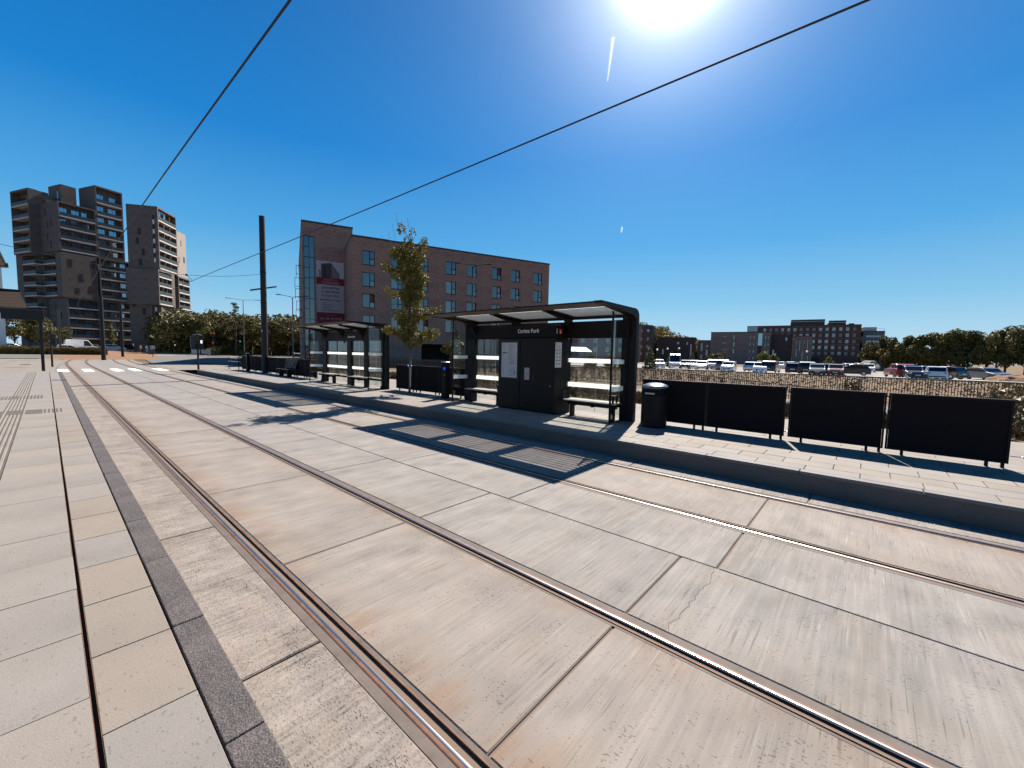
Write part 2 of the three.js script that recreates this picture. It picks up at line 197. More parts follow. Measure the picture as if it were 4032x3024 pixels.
// ------------------------------------------------------------------ track bed: cast concrete slabs, rails
const RAILS = [[1.2168, 1], [2.6518, -1], [5.0773, 1], [6.5123, -1]];   // running edge, and the side the groove lies on
{
  const bed = new THREE.Group(); bed.name = 'track_bed'; scene.add(bed); struct(bed, 'concrete track bed cast in slabs between the tram rails');
  const slabGeo = (x0, x1, len, voff, uf) => {
    const w = x1 - x0, c = .008, y = .0, d = .2, pos = [], uv = [], nor = [];
    const P = [[x0, y - c, 0], [x0 + c, y, -c], [x1 - c, y, -c], [x1, y - c, 0], [x0, y - c, -len], [x0 + c, y, -len + c], [x1 - c, y, -len + c], [x1, y - c, -len], [x0, -d, 0], [x1, -d, 0], [x0, -d, -len], [x1, -d, -len]];
    const q = (a, b, e, f) => { const A = new THREE.Vector3(...P[a]), n = new THREE.Vector3(...P[b]).sub(A).cross(new THREE.Vector3(...P[e]).sub(A)).normalize(); for (const i of [a, b, e, a, e, f]) { pos.push(...P[i]); nor.push(n.x, n.y, n.z); uv.push(uf(P[i][0], w), (voff - P[i][2]) / 5.1); } };
    q(1, 2, 6, 5); q(0, 3, 2, 1); q(5, 6, 7, 4); q(4, 0, 1, 5); q(2, 3, 7, 6); q(8, 9, 3, 0); q(4, 7, 11, 10); q(10, 8, 0, 4); q(3, 9, 11, 7);
    const g = new THREE.BufferGeometry(); g.setAttribute('position', new THREE.Float32BufferAttribute(pos, 3)); g.setAttribute('normal', new THREE.Float32BufferAttribute(nor, 3)); g.setAttribute('uv', new THREE.Float32BufferAttribute(uv, 2)); return g;
  };
  const strips = [[.565, 1.107, -1.24 + 1.2, M.side, (x, w) => (x - .565) / w], [1.3035, 2.5655, -1.24, M.centre, (x, w) => (x - 1.3035) / w], [2.7625, 3.934, -1.24, M.mid, (x, w) => (x - 2.7625) / 1.18], [3.942, 4.966, -.92, M.mid, (x) => (x - 3.9) / 1.18 + .4],
    [5.164, 6.426, -.92, M.centre, (x, w) => 1 - (x - 5.164) / w], [6.623, 7.1, -.5, M.side, (x, w) => (x - 6.623) / w]];
  const L = 2.55, gap = .018;
  for (const [x0, x1, zj, m, uf] of strips) {
    const vars = [0, 1.37, 2.91, 3.83, .77].map((o) => slabGeo(x0, x1, L - gap, o, uf));
    let k = 0;
    for (let z = zj + 4 * L; z > -40; z -= L, k++) { const o = mesh('concrete_slab', vars[(k * 2 + (x0 * 7 | 0)) % 5], m, bed); o.position.set(0, (hash(k, x0 * 100 | 0) - .5) * .003, z - gap / 2); }
    const zEnd = zj + 4 * L - k * L;
    const g = sweep([[x0, -.2], [x0, 0], [x1, 0], [x1, -.2]], zEnd, -79, 3); const p = g.attributes.position, uv = g.attributes.uv; for (let i = 0; i < p.count; i++) uv.setXY(i, uf(p.getX(i) - bend(p.getZ(i)), x1 - x0), -p.getZ(i) / 5.1);
    mesh('concrete_slab', g, m, bed);
  }
  mesh('joint_filler', sweep([[.565, -.016], [7.1, -.016]], 12, -79, 4), M.dust, bed);
  // saw cuts and a wandering crack
  const crack = []; let cz = -.93; for (let x = 2.78; x < 3.93; x += .04) { const z2 = cz + rr(-.018, .018) - (cz + .93) * .25; crack.push(sheetQuad(x, cz, x + .04, z2, .0025)); cz = z2; }
  function sheetQuad(xa, za, xb, zb, w) { const g = new THREE.PlaneGeometry(Math.hypot(xb - xa, zb - za) + .003, w).rotateX(-Math.PI / 2); g.rotateY(Math.atan2(-(zb - za), xb - xa)); return g.translate((xa + xb) / 2, .0045, (za + zb) / 2).toNonIndexed(); }
  mesh('crack', crack, M.joint, bed);
  const zb = [[.48, 1.04], [1.76, 2.28], [3.34, 3.86], [4.4, 4.9], [5.9, 6.5]].map(([a, b]) => sheet(a, b, -42.2, -46.8, .008));
  for (const z of zb) mesh('crossing_stripe', z, M.zebra, bed);

  const tracks = [0, 1].map((i) => { const o = new THREE.Group(); o.name = numbered('tram_track'); scene.add(o); return struct(o, i ? 'tram track running along the foot of the platform with the shelters' : 'tram track nearer the paved platform with the dark kerb'); });
  RAILS.forEach(([g, s], i) => {
    const t = tracks[i >> 1], X = (d, y) => [g + s * d, y], order = (a) => (s > 0 ? a : a.slice().reverse());   // d: distance into the groove from the running edge
    const rail = new THREE.Group(); rail.name = numbered('rail'); t.add(rail);
    mesh('rail_head', sweep(order([X(-.024, .003), X(-.018, .0046), X(-.012, .0052), X(-.006, .0046), X(-.002, .002), X(0, -.003), X(0, -.007)]), 14, -130, 2), M.steel, rail);
    mesh('rail_web', [sweep(order([X(-.047, -.05), X(-.046, -.002), X(-.040, .0012), X(-.024, .003)]), 14, -130, 2), sweep(order([X(-.0005, -.006), X(-.002, -.055)]), 14, -130, 2)], M.rust, rail);
    mesh('groove_bed', sweep(order([X(.0, -.006), X(.003, -.052), X(.046, -.05), X(.0475, -.004)]), 14, -130, 2), M.groove, rail);  // near black walls: dirt, plus the shade inside the groove painted as colour
    mesh('guard_lip', sweep(order([X(.0475, -.004), X(.051, .001), X(.060, .001), X(.062, -.03)]), 14, -130, 2), M.rust, rail);
    const sl = mesh('sealant', [sweep(order([X(-.108, -.004), X(-.106, -.003), X(-.047, -.004)]), 14, -79, 2), sweep(order([X(.062, -.005), X(.086, -.004), X(.0868, -.006)]), 14, -79, 2)], M.seal, rail);
    sl.userData.label = 'brown grey sealing strips either side of the rail';
  });
}

// ------------------------------------------------------------------ near platform (underfoot)
{
  const P = new THREE.Group(); P.name = 'platform'; scene.add(P); struct(P, 'paved platform with a dark granite kerb and guide strips');
  const paver = (x0, x1, len, v) => { const g = new RoundedBoxGeometry(x1 - x0, .06, len, 1, .003).translate((x0 + x1) / 2, -.03, -len / 2); const q = uvm(g), uv = q.attributes.uv; for (let i = 0; i < uv.count; i++) uv.setXY(i, uv.getX(i) + v * .37, uv.getY(i) + v * .71); return q; };
  const cols = [[.087, .402, -2.28, .628, [M.slabWarm, M.slab, M.slabWarm, M.slabPale]], [-.418, .069, -2.58, .628, [M.slab, M.slabPale, M.slab]], [-1.36, -.73, -2.4, .628, [M.slab, M.slabWarm]], [-2.0, -1.372, -2.1, .628, [M.slab, M.slabPale]]];
  cols.forEach(([x0, x1, zj, len, ms], ci) => {
    const vars = [0, 1, 2, 3].map((v) => paver(x0, x1, len - (ci ? .005 : .008), v));
    let k = 0, rest = [];
    for (let z = zj + len * (ci ? 6 : 7); z > -35.6; z -= len, k++) {
      if (z < (ci < 2 ? -26 : -14) || Math.abs(z + 14.8) < .7 && x0 > -.5) { rest.push(paver(x0, x1, len - .006, k).translate(0, .3, z)); continue; }
      const o = mesh('paving_slab', vars[(k * 3 + ci) % 4], ms[Math.floor(hash(k, ci + 9) * ms.length)], P); o.position.set(0, .3 + (hash(k, ci) - .5) * .0025, z);
    }
    stuff(mesh('paving', rest, M.slab, P));
  });
  const kv = [0, 1, 2].map((v) => { const g = uvm(new RoundedBoxGeometry(.15, .32, 1.038, 2, .008).translate(.4855, -.16, -.519)), uv = g.attributes.uv; for (let i = 0; i < uv.count; i++) uv.setXY(i, uv.getX(i) + v * .21, uv.getY(i) + v * .17); return g; });
  for (let k = 0, z = -1.87 + 1.045 * 4; z > -35.5; z -= 1.045, k++) { const o = mesh('kerb_stone', kv[k % 3], M.granite, P); o.position.set((hash(k, 3) - .5) * .004, .301 + (hash(k, 5) - .5) * .003, z); }
  mesh('drain_gap', box(-2, .41, .1, .262, -35.6, 6), M.joint, P);
  mesh('drain_edge', [box(.066, .069, .2, .3, -35.6, 6), box(.085, .088, .2, .298, -35.6, 6)], M.rust, P);
  for (let i = 0; i < 5; i++) mesh('guide_rib', rbox(-.705 + i * .056, -.67 + i * .056, .29, .305, -35.4, 1, .006), M.slabPale, P);
  mesh('guide_base', box(-.728, -.424, .1, .2985, -35.4, 4), M.slabDark, P);
  for (const [x0, x1] of [[-.67, -.43], [-.375, -.115], [-1.0, -.72]]) mesh('dark_slab', rbox(x0, x1, .25, .306, -15.25, -14.4, .004), M.slabDark, P);
  for (let i = 0; i < 5; i++) mesh('warning_rib', rbox(-.09 + i * .065, -.06 + i * .065, .29, .306, -15.25, -14.45, .005), M.slabDark, P);
  for (let i = 0; i < 13; i++) mesh('warning_rib', rbox(-.98 + i * .068, -.94 + i * .068, .29, .307, -19.5, -18.4, .005), M.slabDark, P);
  { const g = sweep([[-14, .28], [.558, .28]], -35.6, -41, 1), p = g.attributes.position; for (let i = 0; i < p.count; i++) p.setY(i, .295 - .285 * (-p.getZ(i) - 35.6) / 5.4); g.computeVertexNormals(); mesh('ramp', uvm(g), M.slabWarm, P); }
  mesh('platform_core', box(-14, .405, -.1, .2, -35.6, 8), M.joint, P); mesh('paving', box(-14, -2.01, .15, .299, -35.6, 8), M.slab, P);
}

// ------------------------------------------------------------------ far platform (with the shelters)
{
  const P = new THREE.Group(); P.name = numbered('platform'); scene.add(P); struct(P, 'raised platform that carries the shelters and dark windscreen panels');
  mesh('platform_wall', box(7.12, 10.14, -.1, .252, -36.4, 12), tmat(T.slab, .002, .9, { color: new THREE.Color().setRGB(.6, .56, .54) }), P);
  const ev = [0, 1].map((v) => { const g = uvm(new RoundedBoxGeometry(.152, .05, 1.268, 2, .008).translate(7.19, -.025, -.634)); const uv = g.attributes.uv; for (let i = 0; i < uv.count; i++) uv.setXY(i, uv.getX(i) + v * .3, uv.getY(i) + v * .4); return g; });
  for (let k = 0, z = 7; z > -36; z -= 1.278, k++) { const o = mesh('edge_stone', ev[k & 1], mEdge(), P); o.position.set(0, .304, z); }
  function mEdge() { return M.edge || (M.edge = tmat(T.slab, .001, .8, { color: new THREE.Color().setRGB(.86, .86, .9) })); }
  const rows = [7.282, 7.60, 7.985, 8.38, 8.775, 9.17, 9.56, 9.85, 10.14];
  const ms = [M.slabWarm, M.slab, M.slabPale];
  for (let r = 0; r + 1 < rows.length; r++) {
    const len = r < 6 ? .632 : 1.264, g4 = [0, 1, 2].map((v) => { const g = uvm(new RoundedBoxGeometry(rows[r + 1] - rows[r] - .008, .06, len - .008, 1, .004).translate((rows[r] + rows[r + 1]) / 2, -.03, -len / 2)); const uv = g.attributes.uv; for (let i = 0; i < uv.count; i++) uv.setXY(i, uv.getX(i) + v * .41, uv.getY(i) + v * .53 + r * .2); return g; }), rest = [];
    for (let k = 0, z = 5.06 - .31 * (r & 1); z > -35.8; z -= len, k++) {
      if (z < -17) { rest.push(g4[k % 3].clone().translate(0, .3, z)); continue; }
      const o = mesh('paving_slab', g4[k % 3], ms[Math.floor(hash(k, r) * 3)], P); o.position.set(0, .3 + (hash(k, r + 40) - .5) * .003, z);
    }
    stuff(mesh('paving', rest, M.slab, P));
  }
  mesh('joint_bed', box(7.27, 10.13, .2, .274, -36.2, 6), M.joint, P);
  { const g = sweep([[7.12, .28], [10.14, .28]], -36.4, -43, 1), p = g.attributes.position; for (let i = 0; i < p.count; i++) p.setY(i, .298 - .285 * (-p.getZ(i) - 36.4) / 6.6); g.computeVertexNormals(); mesh('ramp', uvm(g), M.slabPale, P); }
}
const font = await new FontLoader().loadAsync('fonts/droid/droid_sans_regular.typeface.json'), fontB = await new FontLoader().loadAsync('fonts/droid/droid_sans_bold.typeface.json');
const letters = (s, size, depth, f = font) => { const g = new TextGeometry(s, { font: f, size, depth, curveSegments: 3, bevelEnabled: false }); g.computeBoundingBox(); return plain(g); };

// ------------------------------------------------------------------ tram shelters
// built round z = 0 at the end that the photograph shows nearest; x is the distance from the left track's zero line
function makeShelter(label, group, cabinet) {
  const t = thing('tram_shelter', label, 'shelter', [0, 0, 0], 0, group), L = -6.1, D = M.dark;
  const outer = [[7.69, 3.065], [9.36, 3.055], [9.47, 3.02], [9.545, 2.93], [9.56, 2.82], [9.56, .3]], inner = [[9.42, .3], [9.42, 2.78], [9.36, 2.84], [9.25, 2.89], [8.27, 2.985], [7.69, 3.025]];
  for (const z of [-.2, L]) mesh('end_frame', extrude([...outer, ...inner], .19, .004).translate(0, 0, z), D, t);
  const slope = (x) => 3.018 - .079 * (x - 8.28), prism = (p, z0, z1) => extrude(p, Math.abs(z1 - z0)).translate(0, 0, Math.min(z0, z1));
  const roof = mesh('roof', [prism([[7.70, 3.063], [7.70, 3.034], [8.28, 3.022], [8.28, 3.058]], L + .19, -.2), prism([[9.42, 3.045], [9.42, 2.86], [9.50, 2.86], [9.50, 3.0]], L + .19, -.2), prism([[8.28, 3.058], [8.28, 3.022], [9.42, 2.94], [9.42, 3.05]], L + .19, L + .72)], D, t);
  mesh('soffit', prism([[7.715, 3.033], [7.715, 3.023], [8.275, 3.008], [8.275, 3.021]], L + .2, -.21), M.soffit, roof);
  for (let i = 0; i < 5; i++) mesh('roof_seam', prism([[7.73, 3.0225], [7.73, 3.0195], [8.27, 3.0045], [8.27, 3.0075]], -.9 - i * 1.1, -.893 - i * 1.1), M.darker, roof);
  const bays = [[-.2, -1.72], [-2.02, -3.56], [-3.87, -5.38]];
  for (const z of [-1.72, -3.56]) {
    mesh('roof_beam', prism([[8.281, 3.055], [8.281, 2.995], [9.42, 2.90], [9.42, 3.045]], z - .3, z), D, t);
    mesh('roof_bracket', extrude([[9.45, 2.25], [9.45, 2.90], [8.3, 2.994], [8.3, 2.96], [9.1, 2.82], [9.3, 2.6]], .05, .004).translate(0, 0, z - .18), D, t);
  }
  mesh('roof_bracket', extrude([[9.45, 2.25], [9.45, 2.90], [8.3, 2.994], [8.3, 2.96], [9.1, 2.82], [9.3, 2.6]], .05, .004).translate(0, 0, L + .5), D, t);
  for (const [a, b] of bays) {
    const gl = mesh('roof_glazing', new THREE.PlaneGeometry(1.143, a - b - .002).rotateX(-Math.PI / 2).rotateZ(-.0789).translate(8.8505, 2.977, (a + b) / 2).toNonIndexed(), M.frost, t);
    for (let i = 0; i < 9; i++) { const x = 8.36 + i * .116; mesh('slat', prism([[x, slope(x) - .004], [x, slope(x) - .016], [x + .036, slope(x + .036) - .016], [x + .036, slope(x + .036) - .004]], b + .002, a - .002), M.slatMetal, gl); }
  }
  // back wall: posts, fascia, glass with two white bands
  const posts = cabinet ? [[-.2, -.36], [-5.6, -5.88]] : [[-.2, -.36], [-1.55, -1.8], [-3.0, -3.35], [-5.55, -5.88]];
  for (const [a, b] of posts) mesh('back_post', rbox(9.38, 9.52, .3, 2.95, b, a, .01), D, t);
  mesh('fascia', rbox(9.36, 9.5, 2.36, 2.80, L + .1, -.15, .01), M.darker, t);
  mesh('base_rail', box(9.42, 9.48, .62, .70, L + .2, -.2), D, t);
  const panes = cabinet ? [[-.36, -1.98], [-4.0, -5.6]] : [[-.36, -1.55], [-1.8, -3.0], [-3.35, -5.55]];
  for (const [a, b] of panes) {
    const g = mesh('glass_pane', box(9.455, 9.463, .42, 2.36, b, a), M.glass, t);
    for (const [y0, y1] of [[1.715, 1.825], [1.055, 1.175]]) mesh('white_band', box(9.452, 9.4535, y0, y1, b + .01, a - .01), M.band, g);
    mesh('pane_seam', box(9.456, 9.466, .42, 2.36, (a * .55 + b * .45) - .004, (a * .55 + b * .45) + .004), M.metal, g);
  }
  for (const z of [-.28, -5.96]) {   // glass at the two ends, held by a slim post
    mesh('front_post', rbox(8.72, 8.76, .3, 2.95, z - .02, z + .02, .004), D, t);
    const g = mesh('glass_pane', extrude([[8.76, .4], [9.42, .4], [9.42, 2.74], [9.33, 2.86], [9.24, 2.9], [8.76, 2.92]], .008).translate(0, 0, z - .004), M.glass, t);
    for (const [y0, y1] of [[1.715, 1.825], [1.055, 1.175]]) mesh('white_band', box(8.77, 9.40, y0, y1, z + .0055, z + .007), M.band, g);
    mesh('clamp', [rbox(9.3, 9.36, .3, .42, z - .02, z + .02, .005), box(8.76, 9.4, .31, .34, z - .012, z + .012)], D, t);
  }
  const sx = cabinet ? 8.868 : 9.352, n = mesh('station_name', letters('Cortex Park', cabinet ? .105 : .095, .004).rotateY(-Math.PI / 2).translate(sx, 2.50, cabinet ? -3.30 : -3.2), mat([.75, .74, .72], .4), t);
  n.userData.label = 'white lettering Cortex Park';
  return t;
}
const shelterGroup = 'glass and dark metal shelters on the platforms';
const shelter = makeShelter('dark tram shelter with a tall information cabinet under its slatted glass roof', shelterGroup, true); shelter.position.z = -4.27;
const shelter2 = makeShelter('dark tram shelter with four back posts, half hidden by the small tree', shelterGroup, false); shelter2.position.z = -15.27;
copy(shelter2, 'shelter whose brown roof edge shows high at the picture edge beside the white building', [7.37, 0, -9.72], Math.PI);
copy(shelter2, 'farther shelter of the near platform, its tilted brown roof seen beside the black display board', [7.37, 0, -20.05], Math.PI);

{
  // information cabinet inside the nearer shelter
  const c = thing('information_cabinet', 'tall dark cabinet with a big timetable poster inside the nearer shelter', 'cabinet', [0, 0, 0]);
  mesh('cabinet_body', rbox(8.93, 9.66, .3, 2.36, -8.33, -6.27, .012), M.darker, c);
  const door = mesh('door', rbox(8.893, 8.93, .34, 2.355, -7.475, -6.275, .006), M.dark, c);
  mesh('intercom_plate', rbox(8.885, 8.893, 1.19, 1.53, -7.314, -7.135, .003), mat([.30, .27, .27], .35, .6), door);
  mesh('speaker_dot', cyl(.014, .014, .004, 0, 0, 0, 12).rotateZ(Math.PI / 2).translate(8.885, 1.355, -7.225), M.black, door);
  mesh('lock', [rbox(8.886, 8.893, 1.16, 1.36, -7.04, -6.95, .003), cyl(.016, .016, .006, 0, 0, 0, 12).rotateZ(Math.PI / 2).translate(8.884, 1.2, -6.995)], M.black, door);
  mesh('knob', cyl(.014, .014, .012, 0, 0, 0, 12).rotateZ(Math.PI / 2).translate(8.885, 1.06, -6.40), M.metal, door);
  mesh('front_panel', rbox(8.893, 8.93, .34, 2.355, -8.325, -7.49, .006), M.dark, c);
  const cv = document.createElement('canvas'); cv.width = 512; cv.height = 860; const x = cv.getContext('2d');
  x.fillStyle = '#d9d3cf'; x.fillRect(0, 0, 512, 860); x.fillStyle = '#555'; let s0 = seed;
  const lines = (x0, x1, y0, y1, st, h) => { for (let y = y0; y < y1; y += st) { x.globalAlpha = .35 + .4 * rnd(); x.fillRect(x0, y, (x1 - x0) * (.35 + .65 * rnd()), h); } x.globalAlpha = 1; };
  x.fillStyle = '#2c2a2a'; for (const y of [40, 56, 95, 125, 160]) { x.fillRect(24, y, 34, 8); x.fillRect(64, y, 60, 5); } x.fillRect(20, 240, 160, 24);
  x.fillStyle = '#8d8886'; lines(60, 150, 180, 236, 12, 4); lines(40, 110, 280, 800, 11, 4); x.fillStyle = '#6d6867'; lines(216, 480, 30, 440, 9, 4); x.fillStyle = '#232121'; x.fillRect(290, 452, 130, 9); x.fillRect(290, 480, 130, 9); x.fillStyle = '#8a8585'; lines(216, 490, 500, 545, 8, 5);
  x.strokeStyle = '#8b8684'; x.lineWidth = 3; for (let i = 0; i < 26; i++) { x.beginPath(); let px = 220 + rnd() * 260, py = 590 + rnd() * 210; x.moveTo(px, py); for (let k = 0; k < 4; k++) { px = Math.min(490, Math.max(212, px + rr(-60, 60))); py = Math.min(820, Math.max(585, py + rr(-40, 40))); x.lineTo(px, py); } x.stroke(); } x.fillStyle = '#4d4949'; for (let i = 0; i < 9; i++) x.fillRect(400 + rr(-70, 40), 720 + rr(-50, 60), 14, 18);
  const tx = new THREE.CanvasTexture(cv); tx.colorSpace = THREE.SRGBColorSpace;
  const face = (w, h) => new THREE.PlaneGeometry(w, h).rotateY(-Math.PI / 2);
  const f = mesh('poster_frame', rbox(8.886, 8.893, 1.17, 2.30, -8.25, -7.545, .003), M.black, c); mesh('timetable_poster', face(.60, 1.01).translate(8.884, 1.728, -7.895), mat([.72, .68, .68], .6, 0, { map: tx }), f);
  const c2 = document.createElement('canvas'); c2.width = 256; c2.height = 600; const y2 = c2.getContext('2d'); y2.fillStyle = '#dcd7d3'; y2.fillRect(0, 0, 256, 600); y2.fillStyle = '#222'; y2.fillRect(26, 14, 26, 34); y2.fillRect(64, 24, 60, 8); y2.fillStyle = '#888'; for (let i = 0; i < 5; i++) y2.fillRect(26, 64 + i * 12, 150 + 40 * (i & 1), 5);
  for (let r = 0; r < 5; r++) for (let q = 0; q < 2; q++) { y2.fillStyle = '#9a9593'; for (let i = 0; i < 4; i++) y2.fillRect(20 + q * 116, 132 + r * 86 + i * 9, 90, 4); y2.fillStyle = '#1f1d1d'; y2.fillRect(22 + q * 116, 172 + r * 86, 88, 22); } y2.fillStyle = '#888'; for (let i = 0; i < 3; i++) y2.fillRect(20, 566 + i * 10, 200, 4);
  const t2 = new THREE.CanvasTexture(c2); t2.colorSpace = THREE.SRGBColorSpace;
  mesh('notice_poster', [rbox(8.885, 9.175, 1.57, 2.24, -6.27, -6.264, .002)], M.paper, c); mesh('notice_print', new THREE.PlaneGeometry(.28, .65).translate(9.03, 1.905, -6.262), mat([.85, .8, .8], .6, 0, { map: t2 }), c);
  const hd = mesh('header', rbox(8.872, 9.5, 2.372, 2.70, -8.33, -6.262, .006), M.darker, c);
  mesh('info_symbol', letters('i', .12, .003, fontB).translate(8.90, 2.47, -6.2618), mat([.7, .7, .68], .4), hd);
  mesh('phone_symbol', [rbox(9.03, 9.16, 2.46, 2.60, -6.262, -6.257, .002)], mat([.35, .02, .015], .5), hd);
  mesh('phone_handset', new THREE.TorusGeometry(.032, .011, 6, 12, 2.6).rotateZ(2.2).translate(9.10, 2.53, -6.255).toNonIndexed(), mat([.75, .74, .72], .5), hd);
  mesh('socket_plate', rbox(9.28, 9.45, .68, .94, -6.27, -6.258, .004), M.black, c);
  for (const [label, z0, z1] of [['slatted bench in the nearer shelter, beside the end with the litter bin', -6.05, -4.55], ['slatted bench in the nearer shelter on the side of the blue lit validator', -10.02, -8.5]]) bench(label, z0, z1, z0 < -9 ? 9.08 : 9.0);
  bench('slatted bench with hoop armrests in the farther shelter, nearer its small tree', -17.9, -16.4, 9.0, true);
  bench('slatted bench with hoop armrests in the farther shelter, beside the wooden backed bench', -20.9, -19.4, 9.0, true);
}
function bench(label, z0, z1, x0, hoops) {
  const b = thing('platform_bench', label, 'bench', [0, 0, 0], 0, 'benches under the shelters');
  for (let i = 0; i < 5; i++) mesh('seat_slat', rbox(x0 + i * .083, x0 + .075 + i * .083, .715, .748, z0, z1, .006), M.seatWood, b);
  mesh('seat_frame', [rbox(x0 + .02, x0 + .39, .655, .714, z0 + .05, z0 + .11, .005), rbox(x0 + .02, x0 + .39, .655, .714, z1 - .11, z1 - .05, .005), rbox(x0 + .16, x0 + .24, .60, .66, z0 + .05, z1 - .05, .006)], M.dark, b);
  for (const z of [z0 + .22, (z0 + z1) / 2, z1 - .22]) mesh('seat_support', extrude([[x0 + .02, .714], [x0 + .39, .714], [x0 + .39, .69], [x0 + .25, .58], [x0 + .15, .58], [x0 + .02, .69]], .04).translate(0, 0, z), M.dark, b);
  for (const z of [z0 + .16, z1 - .16]) mesh('leg', [rbox(x0 + .12, x0 + .28, .30, .62, z - .035, z + .035, .008), rbox(x0 + .1, x0 + .3, .3, .312, z - .07, z + .07, .004)], M.dark, b);
  const arm = (z) => mesh('armrest', hoops ? [tube([[x0 + .34, .74, z - .12], [x0 + .34, .98, z - .12], [x0 + .34, .99, z + .12], [x0 + .34, .74, z + .12]], .014, 24)] : [rbox(x0 + .06, x0 + .36, .90, .935, z - .05, z + .05, .01), rbox(x0 + .1, x0 + .14, .745, .905, z - .02, z + .02, .004), rbox(x0 + .3, x0 + .34, .745, .905, z - .02, z + .02, .004)], M.dark, b);
  arm(z1 - .12); if (hoops) arm(z0 + .12);
}
{
  const b = thing('park_bench', 'wooden slatted bench with a sloping backrest against the windscreen panels', 'bench', [9.05, .3, -25.9], 0);
  for (let i = 0; i < 4; i++) mesh('seat_slat', rbox(.0 + i * .11, .098 + i * .11, .42, .455, -.85, .85, .006), M.wood, b);
  for (let i = 0; i < 5; i++) { const o = mesh('back_slat', rbox(-.015, .015, -.05, .05, -.85, .85, .006), M.wood, b); o.position.set(.47 + i * .033, .55 + i * .11, 0); o.rotation.z = -.29; }
  for (const z of [-.6, .6]) { mesh('leg', rbox(.1, .34, 0, .41, z - .04, z + .04, .008), M.dark, b); mesh('bracket', [rod([.30, .43, z], [.64, 1.02, z], .018), rod([.0, .41, z], [.45, .41, z], .02)], M.dark, b); }
}
{
  const b = thing('litter_bin', 'round dark litter bin with a shiny domed lid beside the shelter', 'bin', [9.2, .3, -3.67]);
  mesh('bin_body', new THREE.LatheGeometry([[.0, 0], [.27, 0], [.285, .03], [.285, .72], [.29, .74], [.26, .745], [0, .745]].map((p) => new THREE.Vector2(...p)), 32).toNonIndexed(), M.dark, b);
  mesh('bin_hood', [new THREE.CylinderGeometry(.287, .287, .17, 32, 1, true, 2.4, 5.1).translate(0, .83, 0).toNonIndexed()], M.darker, b);
  mesh('lid', new THREE.LatheGeometry([[.292, .0], [.296, .02], [.27, .05], [.18, .085], [.08, .1], [0, .104]].map((p) => new THREE.Vector2(...p)), 32).toNonIndexed().rotateZ(.07).translate(0, .91, 0), mat([.16, .16, .17], .28, .8), b);
  mesh('bin_mouth', rbox(-.289, -.27, .765, .80, -.11, .11, .004), M.metal, b);
}
// validator with its lit disc
function validator(label, x, z) {
  const v = thing('ticket_validator', label, 'validator', [x, .3, z], 0, 'ticket validators on the platform with the shelters');
  mesh('column', rbox(-.09, .09, 0, 1.26, -.13, .13, .015), M.darker, v); mesh('top_cap', rbox(-.1, .1, 1.26, 1.285, -.14, .14, .01), M.metal, v);
  mesh('display_light', cyl(.055, .055, .006, 0, 0, 0, 24).rotateZ(Math.PI / 2).translate(-.09, 1.05, .05), mat([0, .02, .1], .4, 0, { emissive: new THREE.Color().setRGB(0, .02, .25) }), v);
  mesh('red_print', [box(-.0925, -.0905, .84, .862, -.02, .10), box(-.0925, -.0905, .79, .81, .02, .08)], mat([.45, .02, .03], .5), v);
  return v;
}
const val = validator('black column with a round blue lit display at the end of the nearer shelter', 9.2, -11.15);
copy(val, 'black column between the tall round mast and the far platform end', [9.25, .3, -32.6]);

